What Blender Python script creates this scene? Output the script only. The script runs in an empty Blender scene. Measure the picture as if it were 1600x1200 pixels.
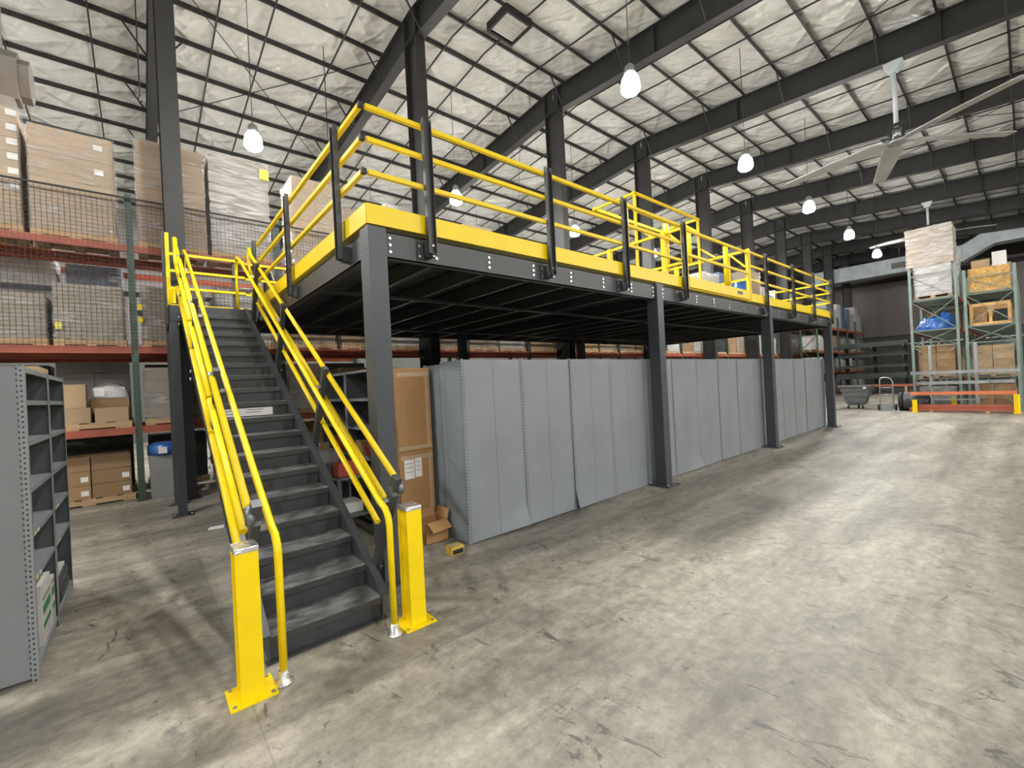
import bpy, bmesh, math, random
from mathutils import Vector, Matrix, noise
R = random.Random(7)
PI = math.pi
SC = bpy.context.scene
COL = SC.collection

# ------------------------------------------------------------------ camera, light level, world
def axis_rot(w):
    w = Vector(w); a = w.length
    return Matrix.Rotation(a, 3, w) if a > 1e-12 else Matrix.Identity(3)
YAW, PITCH, ROLL, FPX, CAMZ = 0.868272, -0.001029, -0.0507485, 683.998, 1.79
rr = axis_rot((0, 0, ROLL)) @ axis_rot((PITCH, 0, 0))
xd = rr @ Vector((math.sin(YAW), 0, math.cos(YAW)))
yd = rr @ Vector((-math.cos(YAW), 0, math.sin(YAW)))
zd = rr @ Vector((0, -1, 0))
cam = bpy.data.cameras.new('camera'); camo = bpy.data.objects.new('camera', cam); COL.objects.link(camo)
m = Matrix(((xd.x, -xd.y, -xd.z), (yd.x, -yd.y, -yd.z), (zd.x, -zd.y, -zd.z))).to_4x4()
m.translation = (0, 0, CAMZ); camo.matrix_world = m
cam.sensor_width = 36; cam.lens = FPX / 1600 * 36; cam.clip_end = 300; cam.clip_start = .05
SC.camera = camo
w = bpy.data.worlds.new('world'); SC.world = w; w.use_nodes = True
w.node_tree.nodes['Background'].inputs[0].default_value = (.5, .52, .55, 1)
w.node_tree.nodes['Background'].inputs[1].default_value = .05
SC.view_settings.view_transform = 'Standard'; SC.view_settings.look = 'None'
SC.view_settings.gamma = 1; SC.view_settings.use_curve_mapping = False
SC.view_settings.exposure = 0.10
LAMP, LAMP_SIDE = 800.0, 30.0                    # radiance of a high-bay bowl and of its translucent shade

# ------------------------------------------------------------------ materials
class N:
    """tiny node builder"""
    def __init__(s, name):
        s.m = bpy.data.materials.new(name); s.m.use_nodes = True
        s.t = s.m.node_tree; s.b = s.t.nodes['Principled BSDF']
    def n(s, kind, **kw):
        x = s.t.nodes.new('ShaderNode' + kind)
        for k, v in kw.items():
            if isinstance(k, str) and k.startswith('i_'):
                x.inputs[k[2:].replace('_', ' ')].default_value = v
            else: setattr(x, k, v)
        return x
    def l(s, a, b): s.t.links.new(a, b)
    def math(s, op, a, b=None):
        x = s.n('Math', operation=op)
        for i, v in enumerate((a, b)):
            if v is None: continue
            if isinstance(v, (int, float)): x.inputs[i].default_value = v
            else: s.l(v, x.inputs[i])
        return x.outputs[0]
    def ramp(s, fac, stops):
        r = s.n('ValToRGB'); e = r.color_ramp.elements
        while len(e) < len(stops): e.new(.5)
        for el, (p, c) in zip(e, stops):
            el.position = p; el.color = (c, c, c, 1) if isinstance(c, (int, float)) else (*c, 1)
        s.l(fac, r.inputs[0]); return r.outputs[0]
    def mix(s, fac, a, b, blend='MIX'):
        x = s.n('Mix', data_type='RGBA', blend_type=blend)
        for i, v in ((0, fac), (6, a), (7, b)):
            if isinstance(v, (int, float)): x.inputs[i].default_value = v
            elif isinstance(v, tuple): x.inputs[i].default_value = (*v, 1)
            else: s.l(v, x.inputs[i])
        return x.outputs[2]
    def noise(s, scale, detail=4, rough=.55, stretch=None, coord='Object', dist=0, rot=0):
        c = s.n('TexCoord').outputs[coord]
        if stretch:
            mp = s.n('Mapping'); mp.inputs['Scale'].default_value = stretch; mp.vector_type = 'TEXTURE' if rot else 'POINT'; mp.inputs['Rotation'].default_value = (0, 0, rot); s.l(c, mp.inputs[0]); c = mp.outputs[0]
        x = s.n('TexNoise'); x.inputs['Scale'].default_value = scale; x.inputs['Detail'].default_value = detail
        x.inputs['Roughness'].default_value = rough; x.inputs['Distortion'].default_value = dist
        s.l(c, x.inputs['Vector']); return x.outputs['Fac']
    def bump(s, h, strength=.3, dist=.02):
        x = s.n('Bump'); x.inputs['Strength'].default_value = strength; x.inputs['Distance'].default_value = dist
        s.l(h, x.inputs['Height']); s.l(x.outputs[0], s.b.inputs['Normal'])

MATS = {}
def paint(name, col, rough=.45, metal=0., var=.12, scale=3., bump=0., rnd=0., spec=.5, coat=0.):
    q = N(name); MATS[name] = q.m
    nz = q.noise(scale, 5)
    lo = tuple(c * (1 - var) for c in col); hi = tuple(min(1, c * (1 + var)) for c in col)
    c = q.ramp(nz, [(.3, lo), (.7, hi)])
    if rnd:
        oi = q.n('ObjectInfo')
        v = q.ramp(oi.outputs['Random'], [(0, 1 - rnd), (1, 1.0)])
        c = q.mix(1.0, c, v, 'MULTIPLY')
    q.l(c, q.b.inputs['Base Color'])
    q.b.inputs['Roughness'].default_value = rough; q.b.inputs['Metallic'].default_value = metal
    q.b.inputs['Specular IOR Level'].default_value = spec
    if coat: q.b.inputs['Coat Weight'].default_value = coat; q.b.inputs['Coat Roughness'].default_value = .12
    if bump: q.bump(q.noise(scale * 8, 3), bump, .01)
    return q
paint('charcoal', (.046, .050, .055), .42, var=.06)
paint('column_blue', (.060, .067, .079), .42, var=.06)
paint('yellow', (.93, .68, .002), .38, var=.04, spec=.4)
paint('black_cap', (.012, .012, .013), .5)
paint('building_steel', (.021, .021, .0205), .55, var=.12)
paint('galvanised', (.42, .44, .45), .35, .85, var=.15, scale=9)
paint('dull_zinc', (.20, .21, .215), .4, .7, var=.15, scale=9)
paint('zinc_bolt', (.75, .76, .77), .25, .9, var=.05)
paint('duct_metal', (.52, .57, .59), .45, .15, var=.12, scale=2)
paint('rack_green', (.045, .085, .062), .5, var=.15)
paint('rack_pale_green', (.20, .26, .23), .45, var=.12)
paint('rack_orange', (.34, .085, .048), .5, var=.18, scale=4)
paint('rack_orange_bright', (.62, .17, .07), .5, var=.15, scale=4)
paint('rack_grey', (.085, .092, .10), .5)
paint('wood', (.46, .31, .17), .75, var=.25, scale=6, bump=.2)
paint('osb', (.56, .33, .10), .7, var=.35, scale=14, bump=.2)
paint('pine', (.60, .36, .14), .65, var=.2, scale=5)
paint('cardboard', (.36, .225, .115), .8, var=.10, scale=2, rnd=.28)
paint('cardboard_light', (.44, .31, .18), .8, var=.10, scale=2, rnd=.2)
paint('cardboard_warm', (.40, .22, .09), .75, var=.08, scale=1.2)
paint('tape', (.50, .36, .22), .25, var=.05, coat=.6)
paint('white_paper', (.80, .80, .78), .6, var=.04)
paint('print_grey', (.17, .17, .17), .6)
paint('print_green', (.02, .22, .08), .5)
paint('print_yellow', (.75, .72, .10), .5)
paint('white_goods', (.66, .65, .63), .6, var=.06, rnd=.2)
paint('blue_plastic', (.03, .13, .42), .3, var=.25, scale=6, coat=.3)
paint('blue_grey_goods', (.10, .17, .30), .5, var=.2)
paint('dark_plastic', (.055, .057, .062), .45, var=.1)
paint('grey_plastic', (.12, .125, .135), .5, var=.1)
paint('tote_grey', (.27, .275, .27), .6, var=.08)
paint('black_rubber', (.015, .015, .016), .7)
paint('black_film', (.05, .055, .06), .25, var=.6, scale=9, bump=.7)
paint('red_goods', (.36, .05, .03), .6, var=.1)
paint('duct_tan', (.22, .20, .18), .55, var=.1)
paint('fan_blade', (.36, .36, .35), .5, var=.08)
paint('dark_goods', (.03, .04, .035), .6, var=.4, rnd=.4)
paint('wire_black', (.018, .018, .018), .6)
paint('yellow_goods', (.62, .42, .06), .6)

# worn stair treads: dark paint rubbed pale in patches
q = N('worn_tread'); MATS['worn_tread'] = q.m
f = q.noise(5, 6, .65, (1.0, 2.2, 1)); g = q.noise(60, 2)
c = q.ramp(q.math('ADD', f, q.math('MULTIPLY', g, .12)), [(.42, (.055, .060, .066)), (.60, (.16, .165, .17)), (.78, (.26, .26, .26))])
q.l(c, q.b.inputs['Base Color']); q.b.inputs['Roughness'].default_value = .5; q.bump(g, .25, .004)

# grey shelving steel, with the rows of punched holes
def shelving(name, col, holes, rough=.42, hw=.0055, per=.038):
    q = N(name); MATS[name] = q.m
    nz = q.noise(1.4, 5); c = q.ramp(nz, [(.3, tuple(x * .9 for x in col)), (.7, tuple(x * 1.08 for x in col))])
    if holes:
        sx = q.n('SeparateXYZ'); q.l(q.n('TexCoord').outputs['UV'], sx.inputs[0])
        mask = None
        for h in holes:
            d = q.math('LESS_THAN', q.math('ABSOLUTE', q.math('SUBTRACT', sx.outputs[0], h)), hw)
            mask = d if mask is None else q.math('MAXIMUM', mask, d)
        fr = q.math('LESS_THAN', q.math('FRACT', q.math('DIVIDE', sx.outputs[1], per)), .36)
        c = q.mix(q.math('MULTIPLY', mask, fr), c, (.03, .032, .035))
    q.l(c, q.b.inputs['Base Color']); q.b.inputs['Roughness'].default_value = rough
    q.b.inputs['Specular IOR Level'].default_value = .5
    q.bump(q.noise(.9, 3), .25, .03)
shelving('shelf_steel', (.245, .265, .285), None)
shelving('shelf_back', (.245, .265, .285), (.03, .45, .872))
shelving('shelf_side', (.22, .265, .295), (.03, .36))
shelving('shelf_post', (.27, .29, .31), (.018,))
shelving('shelf_dark', (.10, .108, .115), None)
shelving('perforated_green', (.048, .092, .066), (.03, .07), hw=.011, per=.06)
shelving('shelf_end', (.205, .218, .232), (.44,), hw=.006)
shelving('shelf_strip', (.25, .265, .28), (.015,), hw=.0055, per=.034)

# stretch wrap: thin hazy film with rolled wrinkles
q = N('stretch_wrap'); MATS['stretch_wrap'] = q.m
f = q.noise(2.2, 4, .5, (.8, .8, 5), dist=1.0); f2 = q.noise(2.2, 3, .5, (1, 1, 2))
q.b.inputs['Base Color'].default_value = (.62, .60, .58, 1); q.b.inputs['Roughness'].default_value = .12
q.b.inputs['Specular IOR Level'].default_value = .7
q.bump(f, 1.0, .06)
al = q.ramp(q.math('ADD', q.math('MULTIPLY', f, .6), q.math('MULTIPLY', f2, .4)), [(.36, .14), (.56, .30), (.66, .62)])
q.l(al, q.b.inputs['Alpha'])
q = N('stretch_wrap_white'); MATS['stretch_wrap_white'] = q.m
f = q.noise(2.0, 4, .5, (.8, .8, 5.5), dist=1.2)
q.b.inputs['Base Color'].default_value = (.74, .72, .71, 1); q.b.inputs['Roughness'].default_value = .2
q.bump(f, 1.0, .07); q.l(q.ramp(f, [(.35, .25), (.65, .75)]), q.b.inputs['Alpha'])
q = N('clear_plastic'); MATS['clear_plastic'] = q.m
q.b.inputs['Base Color'].default_value = (.75, .76, .78, 1); q.b.inputs['Roughness'].default_value = .15
q.bump(q.noise(12, 4, dist=1), 1., .03); q.b.inputs['Alpha'].default_value = .55
q = N('silver_film'); MATS['silver_film'] = q.m
q.b.inputs['Base Color'].default_value = (.8, .81, .82, 1); q.b.inputs['Metallic'].default_value = .85
q.b.inputs['Roughness'].default_value = .2; q.bump(q.noise(22, 3, dist=1), .8, .015)
q = N('lamp_lens'); MATS['lamp_lens'] = q.m
q.b.inputs['Base Color'].default_value = (.9, .9, .9, 1)
q.b.inputs['Emission Color'].default_value = (1, .985, .945, 1); q.b.inputs['Emission Strength'].default_value = LAMP

q = N('lamp_side'); MATS['lamp_side'] = q.m
q.b.inputs['Base Color'].default_value = (.9, .9, .9, 1)
q.b.inputs['Emission Color'].default_value = (1, .985, .945, 1); q.b.inputs['Emission Strength'].default_value = LAMP_SIDE

# concrete slab
q = N('concrete'); MATS['concrete'] = q.m
big = q.noise(.30, 6, .62); streak = q.noise(1.0, 8, .70, (.42, 1.5, 1), dist=.4); fine = q.noise(9, 8, .75); scuff = q.noise(2.4, 9, .78, (.8, 1.1, 1), dist=.8); spot = q.noise(26, 3, .6)
base = q.ramp(q.math('ADD', q.math('MULTIPLY', big, .42), q.math('MULTIPLY', streak, .58)),
              [(.38, (.15, .138, .115)), (.49, (.28, .26, .215)), (.60, (.41, .385, .32)), (.72, (.47, .445, .375))])
base = q.mix(.8, base, q.ramp(fine, [(.30, .42), (.66, 1.22)]), 'MULTIPLY')
base = q.mix(q.ramp(scuff, [(.54, 0.), (.66, .7)]), base, (.085, .083, .078))
track = q.noise(1.0, 4, .6, (.07, 1.5, 1), dist=.15)
base = q.mix(.8, base, q.ramp(track, [(.36, .62), (.56, 1.06)]), 'MULTIPLY')
mark = q.noise(4.2, 6, .8, (1.3, .5, 1), dist=1.2)
base = q.mix(q.ramp(mark, [(.605, 0.), (.635, .8)]), base, (.055, .053, .05))
base = q.mix(q.ramp(spot, [(.66, 0.), (.74, .6)]), base, (.07, .068, .064))
sx = q.n('SeparateXYZ'); q.l(q.n('TexCoord').outputs['Object'], sx.inputs[0])
jm = None
for out, pos, per in ((0, .9, 5.27), (1, 2.2, 5.4)):
    d = q.math('ABSOLUTE', q.math('SUBTRACT', q.math('FRACT', q.math('DIVIDE', q.math('ADD', sx.outputs[out], 40 - pos), per)), .5))
    d = q.math('LESS_THAN', d, .0009); jm = d if jm is None else q.math('MAXIMUM', jm, d)
base = q.mix(q.math('MULTIPLY', jm, .3), base, (.07, .068, .065))
q.l(base, q.b.inputs['Base Color'])
q.l(q.ramp(q.math('ADD', q.math('MULTIPLY', fine, .4), q.math('MULTIPLY', big, .6)), [(.35, .42), (.65, .60)]), q.b.inputs['Roughness'])
q.bump(fine, .12, .01)

# white faced roof insulation
q = N('insulation'); MATS['insulation'] = q.m
a = q.noise(.9, 5, .6, (1, 1.2, 1), dist=2.4)
folds = None                                     # taut creases running several ways across each bay
for rot, ln, wd, amp in ((.75, 3.0, .42, 1.), (-.6, 2.6, .36, 1.), (1.45, 3.2, .5, .8), (-1.2, 2.2, .28, .6)):
    f = q.math('MULTIPLY', q.math('POWER', q.noise(1.0, 1.5, .5, (ln, wd, 1), rot=rot, dist=.2), 3.0), amp * 2.2)
    folds = f if folds is None else q.math('ADD', folds, f)
c = q.ramp(a, [(.3, (.60, .61, .575)), (.7, (.66, .67, .635))])
q.l(c, q.b.inputs['Base Color']); q.b.inputs['Roughness'].default_value = .32; q.b.inputs['Specular IOR Level'].default_value = .5
q.bump(folds, .9, .11)
q = N('wall_panel'); MATS['wall_panel'] = q.m
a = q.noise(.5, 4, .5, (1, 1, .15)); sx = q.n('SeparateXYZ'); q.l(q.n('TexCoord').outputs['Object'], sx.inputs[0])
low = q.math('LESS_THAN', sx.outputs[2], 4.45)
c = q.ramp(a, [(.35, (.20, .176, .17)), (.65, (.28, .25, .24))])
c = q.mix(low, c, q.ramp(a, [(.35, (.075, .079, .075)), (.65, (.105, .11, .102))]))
q.l(c, q.b.inputs['Base Color']); q.b.inputs['Roughness'].default_value = .6

# ------------------------------------------------------------------ mesh builder
WL = {}                                          # world location of every Empty
class MB:
    def __init__(s): s.v = []; s.f = []; s.sm = []; s.uv = {}
    def add(s, vs, fs, smooth=False):
        o = len(s.v); s.v += [Vector(p) for p in vs]
        for f in fs: s.f.append([i + o for i in f]); s.sm.append(smooth)
        return s
    def box(s, x0, x1, y0, y1, z0, z1):
        return s.add([(x0, y0, z0), (x1, y0, z0), (x1, y1, z0), (x0, y1, z0), (x0, y0, z1), (x1, y0, z1), (x1, y1, z1), (x0, y1, z1)],
                     [(3, 2, 1, 0), (4, 5, 6, 7), (0, 1, 5, 4), (1, 2, 6, 5), (2, 3, 7, 6), (3, 0, 4, 7)])
    def bar(s, p, q, w, h, up=(0, 0, 1)):
        p, q, up = Vector(p), Vector(q), Vector(up); d = (q - p).normalized()
        sd = d.cross(up)
        if sd.length < 1e-6: sd = d.cross(Vector((1, 0, 0)))
        sd.normalize(); u = sd.cross(d).normalized(); a, b = sd * w / 2, u * h / 2
        return s.add([p - a - b, p + a - b, p + a + b, p - a + b, q - a - b, q + a - b, q + a + b, q - a + b],
                     [(0, 1, 2, 3), (7, 6, 5, 4), (0, 4, 5, 1), (1, 5, 6, 2), (2, 6, 7, 3), (3, 7, 4, 0)])
    def prism(s, poly, axis, a, b):
        """poly: 2-D points; extruded along axis 0/1/2 from a to b"""
        def P(u, v, t): return {0: (t, u, v), 1: (u, t, v), 2: (u, v, t)}[axis]
        n = len(poly); vs = [P(u, v, a) for u, v in poly] + [P(u, v, b) for u, v in poly]
        return s.add(vs, [list(range(n))[::-1], list(range(n, 2 * n))] + [(i, (i + 1) % n, n + (i + 1) % n, n + i) for i in range(n)])
    def tube(s, pts, r, n=8, rs=None):
        pts = [Vector(p) for p in pts]; vs = []; fs = []; ref = None
        for i, p in enumerate(pts):
            d = (pts[min(i + 1, len(pts) - 1)] - pts[max(i - 1, 0)]).normalized()
            if ref is None: ref = d.orthogonal().normalized()
            ref = (ref - d * ref.dot(d)).normalized(); e = d.cross(ref); ra = rs[i] if rs else r
            if 0 < i < len(pts) - 1:
                c = (pts[i] - pts[i - 1]).normalized().dot((pts[i + 1] - pts[i]).normalized())
                ra = ra / max(.75, math.sqrt(max(0, (1 + c) / 2)))
            for k in range(n):
                t = 2 * PI * k / n; vs.append(p + (ref * math.cos(t) + e * math.sin(t)) * ra)
        for i in range(len(pts) - 1):
            for k in range(n): fs.append((i * n + k, i * n + (k + 1) % n, (i + 1) * n + (k + 1) % n, (i + 1) * n + k))
        s.add(vs, fs, True); o = len(s.v) - len(vs)
        s.f.append([o + k for k in range(n)][::-1]); s.sm.append(False)
        s.f.append([o + (len(pts) - 1) * n + k for k in range(n)]); s.sm.append(False); return s
    def grid(s, fn, nu, nv, smooth=True):
        o = len(s.v)
        for j in range(nv + 1):
            for i in range(nu + 1): s.v.append(Vector(fn(i / nu, j / nv)))
        for j in range(nv):
            for i in range(nu):
                a = o + j * (nu + 1) + i; s.f.append([a, a + 1, a + nu + 2, a + nu + 1]); s.sm.append(smooth)
        return s
    def build(s, name, mat, parent=None, kind=None, bevel=0, uv=None, label=None):
        off = WL.get(parent.name, Vector()) if parent else Vector()
        me = bpy.data.meshes.new(name); me.from_pydata([v - off for v in s.v], [], s.f)
        me.polygons.foreach_set('use_smooth', s.sm)
        if uv:
            ul = me.uv_layers.new(name='uv')
            for lp in me.loops: ul.data[lp.index].uv = uv(s.v[lp.vertex_index])
        me.materials.append(MATS[mat]); me.update()
        if bevel:
            bm = bmesh.new(); bm.from_mesh(me)
            bmesh.ops.bevel(bm, geom=list(bm.edges), offset=bevel, segments=2, affect='EDGES', profile=.6)
            bm.to_mesh(me); bm.free()
        o = bpy.data.objects.new(name, me); COL.objects.link(o)
        if parent: o.parent = parent
        if kind: o['kind'] = kind
        if label: o['label'] = label
        WL[o.name] = off.copy()
        return o
def B(*a): return MB().box(*a)
def thing(name, label, cat, loc=(0, 0, 0), group=None, kind=None):
    o = bpy.data.objects.new(name, None); o.empty_display_size = .2; COL.objects.link(o); o.location = loc
    if label: o['label'] = label
    if cat: o['category'] = cat
    if group: o['group'] = group
    if kind: o['kind'] = kind
    WL[o.name] = Vector(loc); return o
def tag(o, label, cat, group=None):
    o['label'] = label; o['category'] = cat
    if group: o['group'] = group
    return o
def solo(mb, name, mat, label, cat, group=None, **k):
    """a thing that is one mesh: its origin goes to the middle of its base"""
    xs = [v.x for v in mb.v]; ys = [v.y for v in mb.v]; zs = [v.z for v in mb.v]
    c = Vector(((min(xs) + max(xs)) / 2, (min(ys) + max(ys)) / 2, min(zs)))
    mb.v = [v - c for v in mb.v]; o = mb.build(name, mat, **k); o.location = c; WL[o.name] = c.copy()
    return tag(o, label, cat, group)
CUBE = {}
def cube_part(name, mat, parent, x0, x1, y0, y1, z0, z1):
    """plain rectangular piece; all of one material share one mesh"""
    if mat not in CUBE:
        o = B(-.5, .5, -.5, .5, -.5, .5).build(name, mat); CUBE[mat] = o.data
    else:
        o = bpy.data.objects.new(name, CUBE[mat]); COL.objects.link(o)
    off = WL.get(parent.name, Vector())
    o.parent = parent; o.location = Vector(((x0 + x1) / 2, (y0 + y1) / 2, (z0 + z1) / 2)) - off
    o.scale = (x1 - x0, y1 - y0, z1 - z0); WL[o.name] = off.copy(); return o
ORD = ['first', 'second', 'third', 'fourth', 'fifth', 'sixth', 'seventh', 'eighth', 'ninth', 'tenth', 'eleventh', 'twelfth', 'thirteenth',
       'fourteenth', 'fifteenth', 'sixteenth', 'seventeenth', 'eighteenth', 'nineteenth', 'twentieth']
ORD += ['twenty-' + o for o in ORD[:9]] + ['thirtieth'] + ['thirty-' + o for o in ORD[:9]] + ['fortieth'] + ['forty-' + o for o in ORD[:9]]

# ------------------------------------------------------------------ the building
X0, X1, Y0, Y1 = -12.0, 53.3, -20.0, 26.0
BAY, XC0, RIDGE = 5.27, .58, 10.2
def ztop(y): return 11.72 - .0833 * abs(y - RIDGE)              # top of the rafters
PURL = [RIDGE - .53 - 1.2 * k for k in range(25)] + [RIDGE + .53 + 1.2 * k for k in range(13)]
PURL = sorted(p for p in PURL if Y0 < p < Y1)
FR = list(range(-2, 11))
o = B(X0, X1, Y0, Y1, -.25, 0).build('floor', 'concrete'); o['kind'] = 'structure'
def ceil_pt(u, v):
    x = X0 + (X1 - X0) * u; y = Y0 + (Y1 - Y0) * v
    t = 0
    for a, b in zip(PURL, PURL[1:]):
        if a <= y <= b and b - a > .6: t = math.sin(PI * (y - a) / (b - a))
    n = noise.noise(Vector((x * .9, y * .9, 3)))
    return (x, y, ztop(y) + .135 - .04 * t - .05 * n * t)
ceiling = MB().grid(ceil_pt, 90, 230).build('ceiling', 'insulation'); ceiling['kind'] = 'structure'
mb = MB()                                                          # outer roof sheet above the insulation
for sgn, ye in ((-1, Y0), (1, Y1)):
    mb.bar((( X0 + X1) / 2, RIDGE, ztop(RIDGE) + .32), ((X0 + X1) / 2, ye, ztop(ye) + .32), X1 - X0, .04)
mb.build('roof_sheet', 'wall_panel', ceiling)
for y in PURL:
    z = ztop(y) + .005
    s = 1 if y < RIDGE else -1
    pr = [(y - .004, z), (y + .004, z), (y + .004, z + .192), (y + .06 * s, z + .192), (y + .06 * s, z + .2), (y - .004 * s, z + .2), (y - .004, z + .008),
          (y - .004, z + .008)]
    mb = MB().box(X0, X1, y - .006, y + .006, z, z + .2)
    mb.box(X0, X1, min(y, y - .05 * s), max(y, y - .05 * s), z, z + .012)
    mb.box(X0, X1, min(y, y + .07 * s), max(y, y + .07 * s), z + .19, z + .2)
    mb.build('purlin', 'building_steel', ceiling)
for k in FR[:-1]:                                                  # sag angles, three to a bay, each roof slope its own piece
    for dx in (1.25, 2.35, 4.05):
        x = XC0 + BAY * k + dx
        for ye in (Y0, Y1):
            MB().bar((x, RIDGE, ztop(RIDGE) - .005), (x, ye, ztop(ye) - .005), .035, .035).build('sag_strap', 'building_steel', ceiling)
for k in (0, 2, 4, 6):                                             # crossed roof rods
    xa = XC0 + BAY * k; 
    for ya, yb in ((-2.5, 4), (4, -2.5), (12, 18), (18, 12)):
        MB().bar((xa + .1, ya, ztop(ya) - .05), (xa + BAY - .1, yb, ztop(yb) - .05), .018, .018).build('brace_rod', 'building_steel', ceiling)
brace_mesh = None
for k in FR:
    x = XC0 + BAY * k
    f = thing('roof_frame', None, None, (x, RIDGE, 0), kind='structure')
    if k < 10:
        mb = MB(); ca, cb = RIDGE - .3, RIDGE + .3; zt = ztop(RIDGE) - .78
        mb.box(x - .14, x + .14, ca, ca + .018, .02, zt); mb.box(x - .14, x + .14, cb - .018, cb, .02, zt)
        mb.box(x - .008, x + .008, ca + .018, cb - .018, .02, zt); mb.box(x - .18, x + .18, ca - .04, cb + .04, 0, .02); mb.box(x - .16, x + .16, ca - .02, cb + .02, zt, zt + .03)
        mb.build('column', 'building_steel', f)
    for s, ye in ((-1, Y0), (1, Y1)):
        a, b = (x, RIDGE, ztop(RIDGE)), (x, ye, ztop(ye)); D = .80
        mb = MB()
        mb.bar((x, RIDGE, a[2] - .012), (x, ye, b[2] - .012), .26, .018)
        mb.bar((x, RIDGE, a[2] - D + .012), (x, ye, b[2] - D + .012), .26, .018)
        mb.bar((x, RIDGE, a[2] - D / 2), (x, ye, b[2] - D / 2), .012, D - .03)
        for yy in (RIDGE + s * .3, RIDGE + s * 3.9, RIDGE + s * 9):
            zz = ztop(yy); mb.box(x - .13, x + .13, yy - .012, yy + .012, zz - D + .02, zz - .02)
        mb.build('rafter', 'building_steel', f)
    for i, y in enumerate(PURL):
        if not (-7 < y < 20) or k < -1 or i % 2: continue
        for s in (-1, 1):
            if k < 0 and s < 0: continue
            if brace_mesh is None:
                br = MB().bar((.1, 0, -.76), (.62, 0, .02), .035, .035).build('flange_brace', 'building_steel'); br.parent = f; brace_mesh = br.data
            else:
                br = bpy.data.objects.new('flange_brace', brace_mesh); COL.objects.link(br); br.parent = f
            br.location = (0, y - RIDGE, ztop(y)); br.rotation_euler = (0, 0, 0 if s > 0 else PI)
T = .2
def wall(name, b):
    o = B(*b).build(name, 'wall_panel'); o['kind'] = 'structure'; return o
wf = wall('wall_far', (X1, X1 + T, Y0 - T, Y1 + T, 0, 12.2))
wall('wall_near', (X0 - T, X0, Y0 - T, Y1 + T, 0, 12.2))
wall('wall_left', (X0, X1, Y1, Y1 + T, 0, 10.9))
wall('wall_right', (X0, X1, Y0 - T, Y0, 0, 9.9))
B(X1 - .09, X1, Y0, Y1, 9.45, 9.85).build('girt', 'building_steel', wf)
B(X1 - .05, X1, Y0, Y1, 3.62, 3.70).build('rail_strip', 'galvanised', wf)
for i in range(22):                                                # standing seams of the wall sheeting
    y = -8 + i * 1.05
    B(X1 - .03, X1, y, y + .05, 4.45, 9.45).build('seam_rib', 'wall_panel', wf)
B(X1 - .08, X1, Y0, Y1, 4.40, 4.50).build('ledge', 'building_steel', wf)

# lamps: five rows of high bays
LX = [2.3 + 5.82 * k for k in range(-2, 6)]
LROWS = [(-14.0, 'lamp row far behind the open aisle'), (-7.0, 'lamp row beyond the open aisle'), (5.23, 'lamp row above the mezzanine deck'), (11.95, 'lamp row above the pallet rack'), (18.7, 'lamp row beyond the pallet rack')]
LZ = 8.0
proto = {}
for y, rowname in LROWS:
    for i, x in enumerate(LX):
        t = thing('high_bay_lamp', 'glowing round high-bay lamp, %s in the %s' % (ORD[i], rowname), 'lamp', (x, y, LZ - .24), 'high-bay ceiling lamps')
        zr = ztop(y) + .16
        MB().tube([(x, y, LZ + .42), (x, y, zr)], .009, 5).build('hanging_rod', 'building_steel', t)
        for nm, mt in (('ballast', 'galvanised'), ('lens', 'lamp_side'), ('lens_bowl', 'lamp_lens')):
            if nm in proto:
                o = bpy.data.objects.new(nm, proto[nm]); COL.objects.link(o); o.parent = t
            else:
                z0 = LZ
                mb = MB()
                if nm == 'ballast': mb.tube([(x, y, z0 + .18), (x, y, z0 + .22), (x, y, z0 + .36), (x, y, z0 + .42)], .1, 12, [.11, .12, .1, .04])
                elif nm == 'lens':
                    rs = [(.20, -.10), (.198, -.02), (.178, .09), (.13, .18)]
                    for (r0, h0), (r1, h1) in zip(rs, rs[1:]):
                        for q in range(14):
                            c0, s0, c1, s1 = math.cos(q * PI / 7), math.sin(q * PI / 7), math.cos((q + 1) * PI / 7), math.sin((q + 1) * PI / 7)
                            mb.add([(x + r0 * c0, y + r0 * s0, z0 + h0), (x + r0 * c1, y + r0 * s1, z0 + h0), (x + r1 * c1, y + r1 * s1, z0 + h1), (x + r1 * c0, y + r1 * s0, z0 + h1)], [(0, 1, 2, 3)])
                else: mb.tube([(x, y, z0 - .21), (x, y, z0 - .19), (x, y, z0 - .145), (x, y, z0 - .101)], .2, 12, [.08, .155, .192, .20])
                o = mb.build(nm, mt, t); proto[nm] = o.data

# ------------------------------------------------------------------ mezzanine platform
DX0, DX1, DY0, DY1 = 1.635, 16.25, 3.862, 9.80
BZ0, BZ1, DECK = 3.055, 3.305, 3.315
mez = thing('mezzanine_platform', 'dark grey steel mezzanine deck with yellow guard rails beside the stairs', 'mezzanine', (DX0, DY0, 0))
CX = [1.635, 6.455, 11.25, 16.07]
bolts = MB(); cbolts = MB()
def bolt(mbx, p, d, r=.014, h=.012):
    p, d = Vector(p), Vector(d); mbx.tube([p, p + d * h], r, 6)
for i, x in enumerate(CX):
    for (ya, front) in ((DY0, True), (DY1 - .2, False)):
        mb = B(x, x + .18, ya, ya + .2, .02, 3.325 if front else BZ1)
        c = mb.build('column', 'column_blue', mez, bevel=.008)
        B(x - .09, x + .27, ya - .09, ya + .29, 0, .02).build('base_plate', 'column_blue', c)
        ab = MB()
        for dx in (-.06, .24):
            for dy in (-.06, .26): bolt(ab, (x + dx, ya + dy, .02), (0, 0, 1), .014, .03)
        ab.build('anchor_bolts', 'zinc_bolt', c, kind='stuff')
FY = DY0 + .045                                                     # face of the front edge channel
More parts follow.
